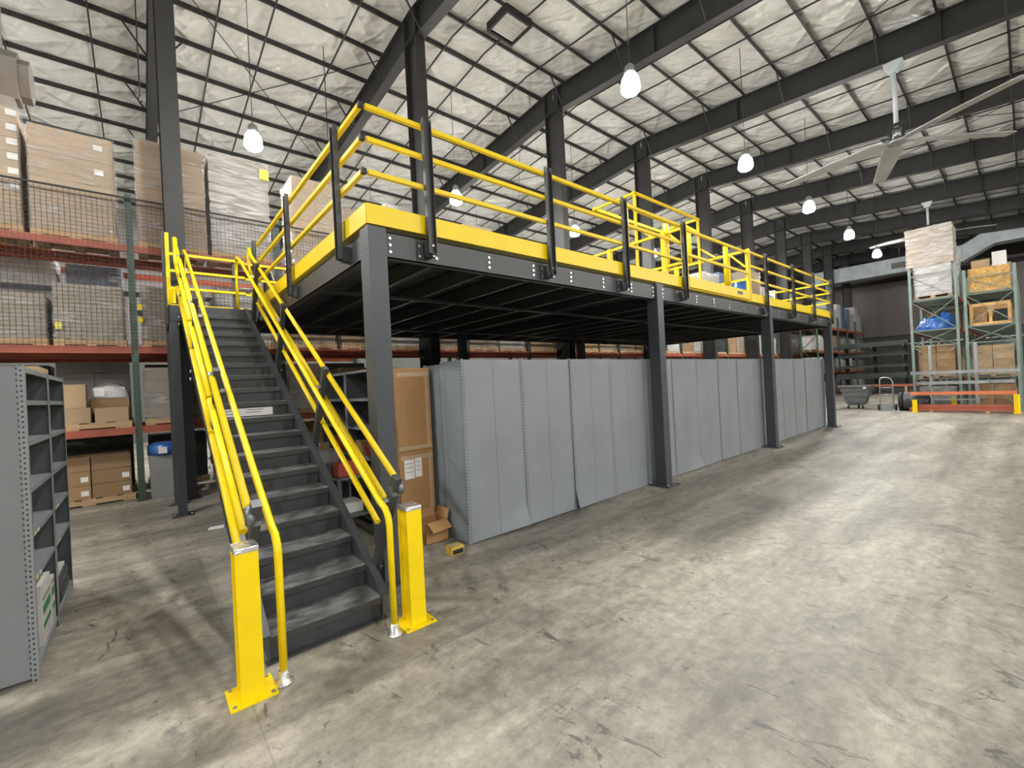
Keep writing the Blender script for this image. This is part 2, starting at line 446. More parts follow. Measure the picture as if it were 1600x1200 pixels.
def channel_x(xa, xb, yf, s):                                       # web facing s (-1 = towards -Y)
    mb = MB(); mb.box(xa, xb, min(yf, yf - s * .008), max(yf, yf - s * .008), BZ0, BZ1)
    for z in (BZ0, BZ1 - .012): mb.box(xa, xb, min(yf, yf - s * .08), max(yf, yf - s * .08), z, z + .012)
    return mb
segs = [(CX[i] + .18, CX[i + 1]) for i in range(3)]
for xa, xb in segs:
    channel_x(xa, xb, FY, -1).build('edge_beam', 'charcoal', mez)
    channel_x(xa, xb, DY1 - .02, 1).build('edge_beam', 'charcoal', mez)
    for xe in (xa + .05, xb - .05):
        for dz in (.06, .125, .19): bolt(bolts, (xe, FY, BZ0 + dz), (0, -1, 0))
for xf, s in ((DX0 + .03, -1), (DX1 - .03, 1)):
    mb = MB(); mb.box(min(xf, xf - s * .008), max(xf, xf - s * .008), DY0 + .2, DY1 - .2, BZ0, BZ1)
    for z in (BZ0, BZ1 - .012): mb.box(min(xf, xf - s * .08), max(xf, xf - s * .08), DY0 + .2, DY1 - .2, z, z + .012)
    mb.build('end_beam', 'charcoal', mez)
for dz in (.05, .12, .19): bolt(bolts, (DX0 + .03, DY0 + .24, BZ0 + dz), (-1, 0, 0))
k = 0; x = 2.37
while x < DX1 - .3:                                                 # joists run front to back
    if all(abs(x - c - .09) > .12 for c in CX):
        mb = MB().box(x, x + .006, FY + .01, DY1 - .03, BZ0 + .03, BZ1 - .03)
        mb.box(x, x + .06, FY + .01, DY1 - .03, BZ0 + .025, BZ0 + .035); mb.box(x, x + .06, FY + .01, DY1 - .03, BZ1 - .04, BZ1 - .03)
        mb.build('joist', 'charcoal', mez)
        for dz in (.07, .125, .18): bolt(bolts, (x, FY, BZ0 + dz), (0, -1, 0), .016)
    x += .685
for y in (5.57, 8.55): B(DX0 + .1, DX1 - .1, y, y + .05, BZ0 - .012, BZ0 + .022).build('bridging_bar', 'charcoal', mez)
prof = []; y = DY0 + .06; n = 0                                      # corrugated deck, ribs along the platform
while y < DY1 - .1:
    prof += [(y, BZ1 - .03), (y + .07, BZ1 - .03), (y + .085, BZ1 - .002), (y + .135, BZ1 - .002)]; y += .15
prof = prof + [(yy, zz + .004) for yy, zz in prof[::-1]]
mb = MB(); n = len(prof); 
mb.add([(DX0 + .05, u, v) for u, v in prof] + [(DX1 - .05, u, v) for u, v in prof], [(i, (i + 1) % n, n + (i + 1) % n, n + i) for i in range(n)])
mb.build('deck_sheet', 'charcoal', mez)
B(DX0 + .06, DX1 - .06, DY0 + .07, DY1 - .03, BZ1 + .004, DECK).build('deck_board', 'charcoal', mez)
KZ0, KZ1 = 3.33, 3.515
B(DX0 + .03, DX1 - .03, FY, FY + .006, BZ1, 3.375).build('gap_shade_strip', 'charcoal', mez)  # dark strips added to stand for the shadowed gap under the kick plates
B(DX0 + .03, DX0 + .036, DY0 + .05, DY1 - .05, BZ1, 3.375).build('gap_shade_strip', 'charcoal', mez)
RZ = (4.40, 4.10, 3.795)
def kick_x(xa, xb, y): return B(xa, xb, y - .004, y + .004, KZ0, KZ1)
def kick_y(x, ya, yb): return B(x - .004, x + .004, ya, yb, KZ0, KZ1)
GX0, GX1 = 7.42, 10.05                                              # pallet gate opening
cuts = [DX0 - .01, 2.26 + .04, 3.97 + .04, 5.55 + .04, GX0]
for a, b in zip(cuts, cuts[1:]): kick_x(a + .002, b - .002, DY0 - .015).build('kick_plate', 'yellow', mez)
cuts = [GX1, 10.95, 12.73, 14.36, DX1 + .01]
for a, b in zip(cuts, cuts[1:]): kick_x(a + .002, b - .002, DY0 - .015).build('kick_plate', 'yellow', mez)
cl = [DY0 - .01, 4.42, 6.33, 8.60]
for a, b in zip(cl, cl[1:]): kick_y(DX0 - .012, a + .002, b - .002).build('kick_plate', 'yellow', mez)
kick_y(DX1 + .012, DY0, DY1).build('kick_plate', 'yellow', mez); kick_x(DX0, DX1, DY1 + .012).build('kick_plate', 'yellow', mez)
RW = .042
def rail_x(xa, xb, y, z, par, r=RW): return MB().box(xa, xb, y - r / 2, y + r / 2, z - r / 2, z + r / 2).build('guard_rail', 'yellow', par)
def rail_y(x, ya, yb, z, par, r=RW): return MB().box(x - r / 2, x + r / 2, ya, yb, z - r / 2, z + r / 2).build('guard_rail', 'yellow', par)
PF = [2.26, 3.97, 5.55, 7.28, 10.95, 12.73, 14.36, 16.05]
def post(x, y, nx, ny, z0=3.13, z1=4.47):
    """channel post on the outside of the rails; (nx, ny) points outward"""
    mb = MB()
    if ny:
        mb.box(x - .042, x + .042, y - .008, y, z0, z1)
        for sx in (-1, 1): mb.box(x + sx * .042 - .003, x + sx * .042 + .003, y - .05, y, z0, z1)
        mb.box(x - .042, x + .042, y - .05, y, z0 - .006, z0)
    else:
        s = nx; mb.box(min(x, x - s * -.008), max(x, x - s * -.008), y - .042, y + .042, z0, z1)
        for sy in (-1, 1): mb.box(min(x, x + s * .05), max(x, x + s * .05), y + sy * .042 - .003, y + sy * .042 + .003, z0, z1)
        mb.box(min(x, x + s * .05), max(x, x + s * .05), y - .042, y + .042, z0 - .006, z0)
    p = mb.build('guard_post', 'charcoal', mez)
    pb = MB()
    if ny:
        B(x - .11, x - .045, FY - .012, FY, BZ0 + .03, BZ0 + .2).build('bracket', 'charcoal', p)
        B(x - .04, x + .04, y, FY, BZ0 + .05, BZ0 + .2).build('spacer', 'charcoal', p)
        for dx in (-.09, .02):
            for dz in (.06, .16): bolt(pb, (x + dx, (FY - .012) if dx < -.05 else y - .008, BZ0 + dz), (0, -1, 0), .012)
    else:
        s = nx
        B(min(x, DX0 + .03 if s < 0 else DX1 - .03), max(x, DX0 + .03 if s < 0 else DX1 - .03), y - .04, y + .04, BZ0 + .05, BZ0 + .2).build('spacer', 'charcoal', p)
        for dz in (.06, .16): bolt(pb, (x + s * .008, y + .06, BZ0 + dz), (s, 0, 0), .012)
    pb.build('bolts', 'zinc_bolt', p, kind='stuff')
YP = DY0 - .045
for x in PF: post(x, YP, 0, -1)
for y in (4.42, 6.33, 8.52): post(DX0 - .045, y, -1, 0)
for y in (3.95, 5.8, 7.8, 9.6): post(DX1 + .045, y, 1, 0)
for x in PF: 
    B(x - .04, x + .04, DY1 + .03, DY1 + .08, 3.13, 4.45).build('guard_post', 'charcoal', mez)
XL, YF = DX0 - .02, DY0 - .022
for z in RZ:
    c2 = [DX0 + .02, 2.26, 3.97, 5.55, GX0 - .09]
    for a, b in zip(c2, c2[1:]): rail_x(a, b, YF, z, mez)
    c2 = [GX1 + .09, 10.95, 12.73, 14.36, 16.05, DX1]
    for a, b in zip(c2, c2[1:]): rail_x(a, b, YF, z, mez)
    c2 = [DY0, 4.42, 6.33, 8.50]
    for a, b in zip(c2, c2[1:]): rail_y(XL, a, b, z, mez)
    rail_y(DX1 + .02, DY0, DY1, z, mez); rail_x(DX0, DX1, DY1 + .02, z, mez)
    B(XL - .023, XL + .023, YF - .023, YF + .023, z - .023, z + .023).build('corner_cap', 'black_cap', mez)
bolts.build('beam_bolts', 'zinc_bolt', mez, kind='stuff')

# pivoting pallet gate in the front rail
gate = thing('pallet_gate', 'yellow pivoting pallet safety gate in the front rail of the deck', 'gate', (GX0, DY0, DECK))
yf, ym, yr, zt2 = DY0 - .02, 4.85, 5.82, 5.40
def gbar(p, q, w=.045, nm='gate_bar'): return MB().bar(p, q, w, w).build(nm, 'yellow', gate)
for x in (GX0, GX1):
    s = 1 if x == GX0 else -1
    for y, zz, w2 in ((yf, 4.42, .05), (4.25, 4.44, .085), (5.46, 4.44, .085)):
        MB().box(x - w2 / 2, x + w2 / 2, y - w2 / 2, y + w2 / 2, DECK, zz).build('gate_post', 'yellow', gate)
    gbar((x, yf, 4.41), (x, 6.1, 4.41)); gbar((x, yf, 3.80), (x, 6.1, 3.80))
    gbar((x + s * .05, ym, 3.45), (x + s * .05, ym, zt2), .045, 'gate_upright')
    gbar((x + s * .05, ym, zt2), (x + s * .05, yr, zt2), .042, 'gate_arm')
    gbar((x + s * .05, ym, zt2 - .30), (x + s * .05, ym + .36, zt2), .035, 'gate_brace')
    gbar((x + s * .05, ym, 4.72), (x + s * .05, ym - .36, 4.42), .035, 'gate_brace')
    gbar((x + s * .05, 4.2, 4.42), (x + s * .05, yf + .02, 4.06), .035, 'gate_brace')
    MB().tube([(x + s * .08, 4.25, 3.75), (x + s * .08, 4.25, 4.6)], .05, 10).build('pivot_tube', 'yellow', gate)
for x in (GX0 + .12, GX1 + .02): MB().tube([(x, 5.12, 4.45), (x, 5.12, 5.30)], .05, 10).build('counterweight', 'yellow', gate)
gbar((GX0, ym, zt2), (GX1, ym, zt2)); gbar((GX0, yr, zt2), (GX1, yr, zt2), .06)
gbar((GX0, ym, 5.05), (GX1, ym, 5.05), .04)
gbar((GX0, yf, 4.37), (GX1, yf, 4.37)); gbar((GX0, yf, 3.93), (GX1, yf, 3.93))
for x in (GX0 - .07, GX1 + .07): MB().box(x - .03, x + .03, yf - .03, yf + .03, DECK, 4.46).build('gate_post', 'yellow', gate)
B(GX0 + .04, GX1 - .04, yf - .03, yf + .0, KZ0 + .02, KZ1 + .02).build('kick_plate', 'yellow', gate)
B(GX0, GX1, yf + .006, yf + .02, KZ0, KZ0 + .08).build('kick_rail', 'yellow', gate)
B(GX1 - .62, GX1 - .38, yf - .034, yf - .03, KZ0 + .09, KZ0 + .15).build('name_plate', 'print_grey', gate)

# ------------------------------------------------------------------ staircase and landing
RUN, RISE, NY, SX0, SX1 = .2916, .1737, 3.357, .565, 1.416
def nz(y): return RISE + (y - NY) * RISE / RUN
st = thing('staircase', 'steep dark steel staircase with yellow handrails rising to the deck', 'stairs', (.99, NY, 0))
LY0 = NY + 18 * RUN
for side, xw, s in (('l', SX0 + .03, -1), ('r', SX1 - .03, 1)):
    poly = [(3.345, 0), (3.345, nz(3.345) + .025), (LY0 + .02, nz(LY0) + .0), (LY0 + .02, nz(LY0) - .36), (NY + (.36 - RISE) * RUN / RISE + .01, 0)]
    mb = MB().prism(poly, 0, xw - .005, xw + .005)
    a = Vector((xw + s * .028, 3.345, nz(3.345) + .018)); b = Vector((xw + s * .028, LY0, nz(LY0) + .008))
    up = Vector((0, -RISE, RUN)).normalized()
    mb.bar(a, b, .055, .012, up); mb.bar(Vector((a.x, 3.72, nz(3.72) - .36)), Vector((b.x, LY0, nz(LY0) - .36)), .055, .012, up)
    mb.build('stringer', 'charcoal', st)
for k in range(1, 19):
    y, z = NY + (k - 1) * RUN, RISE * k
    td = B(SX0 + .036, SX1 - .036, y, y + RUN + .02, z - .006, z).build('tread', 'worn_tread', st)
    B(SX0 + .036, SX1 - .036, y + .001, y + .007, z - .055, z - .006).build('nosing', 'charcoal', td)
    r = B(SX0 + .036, SX1 - .036, y + .028, y + .034, z - RISE + .001, z - .009).build('riser', 'charcoal', st)
    if k == 10:
        B(.67, 1.22, y + .024, y + .0275, z - RISE + .012, z - RISE + .105).build('safety_sticker', 'white_paper', r, label='white sticker on a stair riser')
        for xa, xb, zz in ((.70, .86, .075), (.95, 1.12, .08), (.93, 1.10, .05), (.72, .84, .04)): B(xa, xb, y + .0228, y + .024, z - RISE + zz, z - RISE + zz + .008).build('print_line', 'print_grey', r)
B(SX0 + .036, SX1 - .036, NY + 17 * RUN + .25, LY0 + .0, 3.12, 3.29).build('riser', 'charcoal', st)
B(SX0, SX1, 3.33, 3.385, .0, .012).build('foot_plate', 'charcoal', st)
# guard posts square to the slope, three sloping rails outside, a round handrail inside
U = Vector((0, -RISE, RUN)).normalized(); D = Vector((0, RUN, RISE)).normalized()
for xs, s, xh in ((SX0 - .045, -1, .613), (SX1 + .045, 1, 1.352)):
    def rp(y, off): return Vector((xs + s * .035, y, nz(y) + off))
    tops = []
    for i, yb in enumerate((3.66, 5.22, 6.78, 8.3)):
        base = Vector((xs, yb, nz(yb) - .1)); top = base + U * 1.02
        p = MB().bar(base, top, .055, .07, D).build('guard_post', 'charcoal', st)
        MB().bar(base - U * .1, base + U * .12, .012, .13, D).build('mount_plate', 'charcoal', p)
        bb = MB()
        for q in (-.06, .05): bolt(bb, base + U * q + Vector((s * .03 if s < 0 else .03, 0, 0)), (s, 0, 0), .02, .02)
        bb.build('bolts', 'zinc_bolt', p, kind='stuff')
        hb = base + U * .80
        MB().bar(hb, Vector((xh, hb.y, hb.z)), .03, .03).build('rail_bracket', 'galvanised', p)
        tops.append(top)
    offs = (1.0, .67, .34); ys = (3.20, 3.42, 3.60)
    pts = [rp(3.22, 1.0), rp(8.45, 1.0), rp(8.56, 1.06), rp(8.60, 1.0), rp(8.60, .74), rp(8.50, .66), rp(3.45, .67)]
    MB().tube(pts[:4] + [rp(8.61, .9), rp(8.60, .74)] + [rp(8.5, .67)], .0255, 10).build('top_rail', 'yellow', st)
    for off, ya in ((.67, 3.43), (.34, 3.62)):
        cutp = [ya, 4.97, 6.55, 8.1, 8.5]
        for a, b in zip(cutp, cutp[1:]):
            MB().tube([rp(a + .01, off), rp(b - .03, off)], .026, 10).build('mid_rail', 'yellow', st)
    e = rp(3.20, 1.0); MB().tube([e + D * .015, e - D * .045, e - D * .065 - U * .018, e - D * .07 - U * .05], .027, 12).build('rail_elbow', 'dull_zinc', st)
    B(e.x - s * .065, e.x + s * .0, e.y - .03, e.y + .03, e.z - .10, e.z - .03).build('post_cap', 'dull_zinc', st) if s < 0 else B(e.x - .065, e.x, e.y - .03, e.y + .03, e.z - .10, e.z - .03).build('post_cap', 'dull_zinc', st)
    for yy in (4.75, 6.3, 7.9):
        c = rp(yy, 1.0); MB().tube([c - D * .03, c + D * .03], .028, 10).build('rail_sleeve', 'galvanised', st)
    H = .855
    def hp(y): return Vector((xh, y, nz(y) + H))
    path = [(xh, 3.07, .06), (xh, 3.07, .80), (xh, 3.085, .86), (xh, 3.13, .915), hp(3.22), hp(5.9), hp(8.50), (xh, 8.68, nz(8.6) + H + .02), (xh, 8.82, 4.235), (xh, 8.92, 4.13), (xh, 8.94, 3.98), (xh, 8.94, 3.32)]
    MB().tube(path, .0235, 12).build('handrail', 'yellow', st)
    MB().tube([(xh, 3.07, .0), (xh, 3.07, .012), (xh, 3.07, .02), (xh, 3.07, .085)], .05, 12, [.058, .056, .034, .029]).build('floor_flange', 'silver_film', st)
# landing
lx0, lx1, ly0, ly1 = .37, DX0 - .03, LY0, 9.74
B(lx0, lx1, ly0, ly1, 3.283, 3.30).build('landing_plate', 'charcoal', st)
for b in ((lx0, lx1, ly0 - .0, ly0 + .008, 3.05, 3.283), (lx0, lx1, ly1 - .008, ly1, 3.05, 3.283), (lx0, lx0 + .008, ly0, ly1, 3.05, 3.283), (lx1 - .008, lx1, ly0, ly1, 3.05, 3.283)):
    B(*b).build('landing_beam', 'charcoal', st)
for (x, y) in ((lx0, ly0 + .0), (lx0, ly1 - .12), (lx1 - .13, ly1 - .12)):
    c = B(x, x + .12, y + .01, y + .12, .015, 3.05).build('landing_column', 'charcoal', st)
    B(x - .08, x + .2, y - .08, y + .2, 0, .015).build('base_plate', 'charcoal', c)
    ab = MB()
    for dx in (-.05, .17): bolt(ab, (x + dx, y - .04, .015), (0, 0, 1), .014, .03)
    ab.build('anchor_bolts', 'zinc_bolt', c, kind='stuff')
B(lx0, lx0 + .1, ly0 - .012, ly0 - .002, 3.33, 3.55).build('kick_plate', 'yellow', st)
B(lx0, lx0 + .008, ly0, ly1, 3.305, 3.515).build('kick_plate', 'yellow', st)
B(lx0, lx1, ly1, ly1 + .008, 3.305, 3.515).build('kick_plate', 'yellow', st)
for z in RZ:
    rail_x(lx0, lx1 + .0, ly1 - .03, z, st); rail_y(lx0 + .02, ly0, ly1, z, st)
for (x, y) in ((lx0 + .02, ly0 + .02), (lx0 + .02, ly1 - .03)):
    B(x - .024, x + .024, y - .024, y + .024, 3.30, 4.43).build('rail_post', 'yellow', st)
B(lx0 - .05, lx0 - .01, ly0 + .03, ly0 + .12, 3.0, 4.45).build('guard_post', 'charcoal', st)
B(lx1 - .2, lx1 - .15, ly1 + .0, ly1 + .05, 3.0, 4.42).build('guard_post', 'charcoal', st)

# bollards at the foot of the stairs
for nm, bx, by, lab in (('l', .377, 3.03, 'yellow bollard with silver cap left of the stair foot'), ('r', 1.48, 3.05, 'yellow bollard with silver cap right of the stair foot')):
    t = thing('bollard', lab, 'bollard', (bx + .06, by + .08, 0), 'bollards guarding the stairs')
    pw, pd, H = .123, .155, .88
    mb = MB().box(bx, bx + pw, by, by + .018, .012, H); mb.box(bx, bx + pw, by + pd - .018, by + pd, .012, H)
    mb.box(bx + .014, bx + pw - .014, by + .018, by + pd - .018, .012, H)
    mb.build('bollard_post', 'yellow', t)
    p = B(bx - .06, bx + pw + .065, by - .045, by + pd + .04, 0, .012).build('base_plate', 'yellow', t)
    ab = MB()
    for dx in (-.035, pw + .04):
        for dy in (-.02, pd + .015): bolt(ab, (bx + dx, by + dy, .012), (0, 0, 1), .012, .006)
    ab.build('anchor_bolts', 'galvanised', p, kind='stuff')
    MB().box(bx - .004, bx + pw + .004, by - .004, by + pd + .004, H - .008, H + .024).build('silver_cap', 'silver_film', t, bevel=.006)

# ------------------------------------------------------------------ grey shelving under the deck
def shelf_unit(x0, x1, y0, y1, h, back, label, shelves, cat='shelving', face='back', seed=0, backmat='shelf_back', dent=0, group=None):
    """unit whose closed back is on the y0 side ('back') or whose open front faces -Y"""
    t = thing('steel_shelving_unit', label, cat, ((x0 + x1) / 2, (y0 + y1) / 2, 0), group)
    w = x1 - x0; oy = .004 * math.sin(seed * 2.3)
    def bp(u, v):
        x = x0 + .004 + (w - .008) * u; z = .01 + (h - .01) * v
        n = noise.noise(Vector((x * 1.3 + seed * 7, z * 1.1, seed))) * .007
        e = 0
        if v < .12 and dent:
            e = -(.12 - v) * .62 * max(0, (u - .3) / .7) ** 1.5 if dent > 0 else -(.12 - v) * .5 * max(0, (.7 - u) / .7) ** 1.5
        return (x, y0 + n + e - .004 + oy, z + (abs(e) * .35))
    MB().grid(bp, 10, 24).build('back_panel', backmat, t, uv=lambda p: (p.x - x0, p.z))
    for xs in (x0, x1 - .003):
        B(xs, xs + .003, y0 + .002, y1 - .002, .01, h).build('side_panel', 'shelf_side', t, uv=lambda p: (p.y - y0, p.z))
    for xs in (x0, x1 - .036):
        for ys in (y0 + .002, y1):
            s = 1 if ys != y1 else -1
            B(xs + .003, xs + .036, ys, ys + s * .003, 0, h + .01).build('post', 'shelf_post', t, uv=lambda p: (p.x - xs, p.z))
    for z in shelves: B(x0 + .004, x1 - .004, y0 + .006, y1 - .004, z - .03, z).build('shelf', 'shelf_steel', t)
    return t
SW = (16.29 - 2.76) / 15
for k in range(15):
    x = 2.76 + SW * k
    shelf_unit(x + .004, x + SW - .004, 4.145, 4.60, 2.10 + R.uniform(-.004, .004), 1,
               'grey steel shelving unit with its back to the aisle, %s from the stair end' % ORD[k],
               (.08, .75, 1.42, 2.09), seed=k, dent={0: 1, 1: -1, 5: 1, 6: 0, 2: -1}.get(k, 0), group='grey shelving backs along the deck front')
for k in range(3):
    x = 2.80 + SW * k
    shelf_unit(x + .002, x + SW - .002, 4.66, 5.08, 2.08, 1, 'grey steel shelving unit in the second row behind the aisle shelving, %s from the stairs' % ORD[k],
               (.08, .75, 1.42, 2.07), seed=20 + k, group='grey shelving second row')
# open dark shelves facing the stairs
def side_shelf(x0, x1, y0, y1, h, zs, label, mat='shelf_dark', mid=None, tags=False, sgn=-1, end=None):
    """shelves open towards sgn X; back on the other side"""
    t = thing('steel_shelving_unit', label, 'shelving', ((x0 + x1) / 2, (y0 + y1) / 2, 0))
    xb = x1 if sgn < 0 else x0
    xf = x0 if sgn < 0 else x1
    B(min(xb, xb + sgn * .004), max(xb, xb + sgn * .004), y0 + .004, y1 - .004, .03, h).build('back_panel', mat, t)
    for i, y in enumerate((y0, y1 - .003)):
        B(x0 + .003, x1 - .003, y, y + .003, .02, h).build('side_panel', end if (end and i == 0) else mat, t, uv=lambda p: (p.x - x0, p.z))
    for y in (y0 + .003, y1 - .039):
        B(min(xf, xf - sgn * .003), max(xf, xf - sgn * .003), y, y + .036, 0, h + .004).build('post', 'shelf_post', t, uv=lambda p: (p.y - y, p.z))
        B(min(xb, xb - sgn * .003) , max(xb, xb - sgn * .003), y, y + .036, 0, h + .004).build('post', 'shelf_post', t, uv=lambda p: (p.y - y, p.z))
    if end:
        B(x1 - .032, x1 + .001, y0 - .004, y0, 0, h + .004).build('corner_post', 'shelf_strip', t, uv=lambda p: (p.x - x1 + .032, p.z))
    for z in zs:
        mb = B(x0 + .006, x1 - .006, y0 + .005, y1 - .005, z - .003, z)
        mb.box(min(xf - sgn * .004, xf - sgn * .008), max(xf - sgn * .004, xf - sgn * .008), y0 + .04, y1 - .04, z - .034, z - .003)
        o = mb.build('shelf', 'shelf_steel', t)
        if tags:
            for yy, mt in ((y0 + .10, 'print_yellow'), (y0 + .22, 'white_paper')):
                if abs(z - zs[2]) < .3: 
                    xa = xf - sgn * .004; B(min(xa, xa + sgn * .002), max(xa, xa + sgn * .002), yy, yy + .055, z - .028, z - .008).build('shelf_tag', mt, o)
    return t
for k in range(2):
    side_shelf(2.28, 2.68, 5.56 + .93 * k, 6.485 + .93 * k, 2.10, (.10, .5, .9, 1.3, 1.7, 2.09),
               ('dark steel shelf unit under the deck behind the tall cartons', 'dark steel shelf unit under the deck, further from the aisle')[k])
def crate(nm, b, mat, label, cat='box', group=None, bevel=.004):
    return solo(B(*b), nm, mat, label, cat, group, bevel=bevel)
crate('parts_box', (2.33, 2.6, 5.7, 5.95, .9, 1.06), 'red_goods', 'small red box on the dark shelf behind the tall cartons')
crate('parts_box', (2.33, 2.6, 6.05, 6.3, .9, 1.10), 'cardboard', 'small brown box beside the red box on the dark shelf')
crate('parts_box', (2.33, 2.6, 6.6, 6.85, .5, .68), 'white_goods', 'white box on a lower dark shelf under the deck')
crate('parts_box', (2.33, 2.6, 6.95, 7.2, .9, 1.12), 'red_goods', 'red box on the dark shelf further from the aisle')
crate('parts_box', (2.33, 2.6, 5.68, 5.98, .5, .72), 'cardboard_light', 'pale carton on a lower dark shelf under the deck')
# low bench with clutter between stairs and shelves
bench = thing('work_bench', 'dark low steel bench cluttered with parts under the deck beside the stairs', 'bench', (1.95, 6.0, 0))
for z in (.32, .78): B(1.72, 2.18, 5.3, 7.0, z - .03, z).build('bench_shelf', 'shelf_dark', bench)
for x in (1.73, 2.13):
    for y in (5.31, 6.95): B(x, x + .04, y, y + .04, 0, .78).build('leg', 'shelf_dark', bench)
for i, (x, y, z, sx, sy, sz, mt, lb) in enumerate(((1.76, 5.38, .78, .25, .2, .16, 'red_goods', 'red carton on the low bench under the deck'),
        (1.78, 5.7, .78, .3, .28, .1, 'dark_plastic', 'black tray on the low bench under the deck'), (1.8, 6.2, .78, .25, .3, .22, 'tote_grey', 'grey bin on the low bench under the deck'),
        (1.78, 5.42, .32, .28, .3, .12, 'white_goods', 'white carton on the lower shelf of the low bench'), (1.78, 5.95, .32, .3, .35, .2, 'dark_plastic', 'black bin on the lower shelf of the low bench'),
        (1.8, 6.6, .78, .26, .22, .3, 'cardboard', 'brown carton on the low bench under the deck'))):
    crate('parts_box', (x, x + sx, y, y + sy, z, z + sz), mt, lb)

# two tall cartons, the open box and the little yellow one
def tall_carton(z0, z1, label, lab):
    t = thing('tall_carton', label, 'carton', (2.49, 5.07, z0), 'tall cartons beside the shelving')
    x0, x1, y0, y1 = 2.30, 2.755, 4.85, 5.28
    MB().box(x0, x1, y0, y1, z0, z1).build('carton_body', 'cardboard_warm', t, bevel=.008)
    for b in ((x0 + .02, x1 - .01, y0 - .002, y0 + .001, z1 - .10, z1 - .05), (x0 + .005, x1 - .005, y0 - .002, y0 + .001, z0 + .02, z0 + .06),
              (x1 - .07, x1 - .035, y0 - .0025, y0 + .001, z0 + .06, z1 - .10)): B(*b).build('packing_tape', 'tape', t)
    if lab:
        for xa, xb, za, zb in ((x0 + .06, x0 + .19, z1 - .33, z1 - .10), (x0 + .20, x0 + .29, z1 - .32, z1 - .09)):
            p = B(xa, xb, y0 - .003, y0 - .0005, za, zb).build('paper_label', 'white_paper', t)
            for j in range(3): B(xa + .015, xb - .02, y0 - .004, y0 - .003, zb - .05 - j * .05, zb - .043 - j * .05).build('print_line', 'print_grey', p)
tall_carton(0, 1.045, 'tall brown carton with paper labels, lower of the two beside the shelving', True)
tall_carton(1.047, 2.05, 'tall brown taped carton, upper of the two beside the shelving', False)
ob = thing('open_carton', 'small open brown carton with loose flaps on the floor by the shelving', 'carton', (2.53, 4.62, 0))
x0, x1, y0, y1, h = 2.41, 2.71, 4.50, 4.78, .25
mb = B(x0, x1, y0, y0 + .005, 0, h); mb.box(x0, x1, y1 - .005, y1, 0, h); mb.box(x0, x0 + .005, y0, y1, 0, h); mb.box(x1 - .005, x1, y0, y1, 0, h); mb.box(x0, x1, y0, y1, 0, .005)
mb.build('carton_body', 'cardboard_warm', ob)
MB().bar((x0 + .15, y0, h), (x0 + .17, y0 - .10, h - .09), .28, .005).build('flap', 'cardboard_warm', ob)
MB().bar((x1, (y0 + y1) / 2, h), (x1 + .03, (y0 + y1) / 2, h + .10), .26, .005, (1, 0, 0)).build('flap', 'cardboard_warm', ob)
MB().bar((x0 + .15, y1, h), (x0 + .15, y1 + .04, h + .08), .28, .005).build('flap', 'cardboard_warm', ob)
yb = thing('small_carton', 'small yellow box with a dark opening on the floor by the shelving', 'box', (2.52, 4.08, 0))
MB().box(2.44, 2.60, 4.01, 4.14, 0, .085).build('box_body', 'yellow_goods', yb, bevel=.006)
B(2.455, 2.585, 4.004, 4.009, .012, .06).build('opening', 'black_rubber', yb)
B(2.46, 2.585, 4.03, 4.12, .085, .088).build('top_label', 'cardboard_light', yb)

# ------------------------------------------------------------------ grey shelf at the left edge
for k in range(2):
    side_shelf(-1.06, -.585, 4.29 + .945 * k, 5.232 + .945 * k, 2.075, (.085, .66, .96, 1.26, 1.575, 1.85, 2.07),
               ('grey open shelving unit nearest the camera at the picture edge', 'grey open shelving unit behind the nearest one, towards the rack')[k], 'shelf_dark', tags=True, sgn=1, end='shelf_end' if k == 0 else None)
for k, (ya, yb_) in enumerate(((4.62, 5.0), (5.02, 5.20))):
    t = thing('ballast_box', 'white carton with green print on the bottom shelf, %s' % ('nearer the camera' if k == 0 else 'second from the camera'), 'carton', (-.72, (ya + yb_) / 2, .085))
    z1 = .52 if k == 0 else .44
    MB().box(-.86, -.60, ya, yb_ - .005, .085, z1).build('carton_body', 'white_goods', t, bevel=.004)
    for za, zb, mt in ((.20, .235, 'print_green'), (.30, .36, 'print_green'), (.40, .415, 'print_grey')):
        B(-.60, -.598, ya + .03, yb_ - .04, za, zb).build('printed_band', mt, t)
for k in range(6):
    z = .085 + k * .035
    solo(B(-.95, -.60 + R.uniform(-.01, .01), 5.5 + R.uniform(-.01, .01), 6.05, z, z + .03), 'flat_tray', 'dark_plastic', 'flat black tray on the bottom shelf, %s from the bottom of its stack' % ORD[k], 'tray', 'stacked black trays')
crate('flat_carton', (-.95, -.62, 5.55, 6.0, .295, .33), 'white_goods', 'flat white carton on top of the stacked black trays')
crate('flat_carton', (-.98, -.66, 5.45, 5.95, 2.071, 2.15), 'cardboard_light', 'pale flat carton on top of the grey open shelving', 'carton')
crate('parts_box', (-.95, -.75, 4.45, 4.62, 1.26, 1.46), 'cardboard_light', 'pale small carton on a middle shelf of the nearest unit', 'carton')

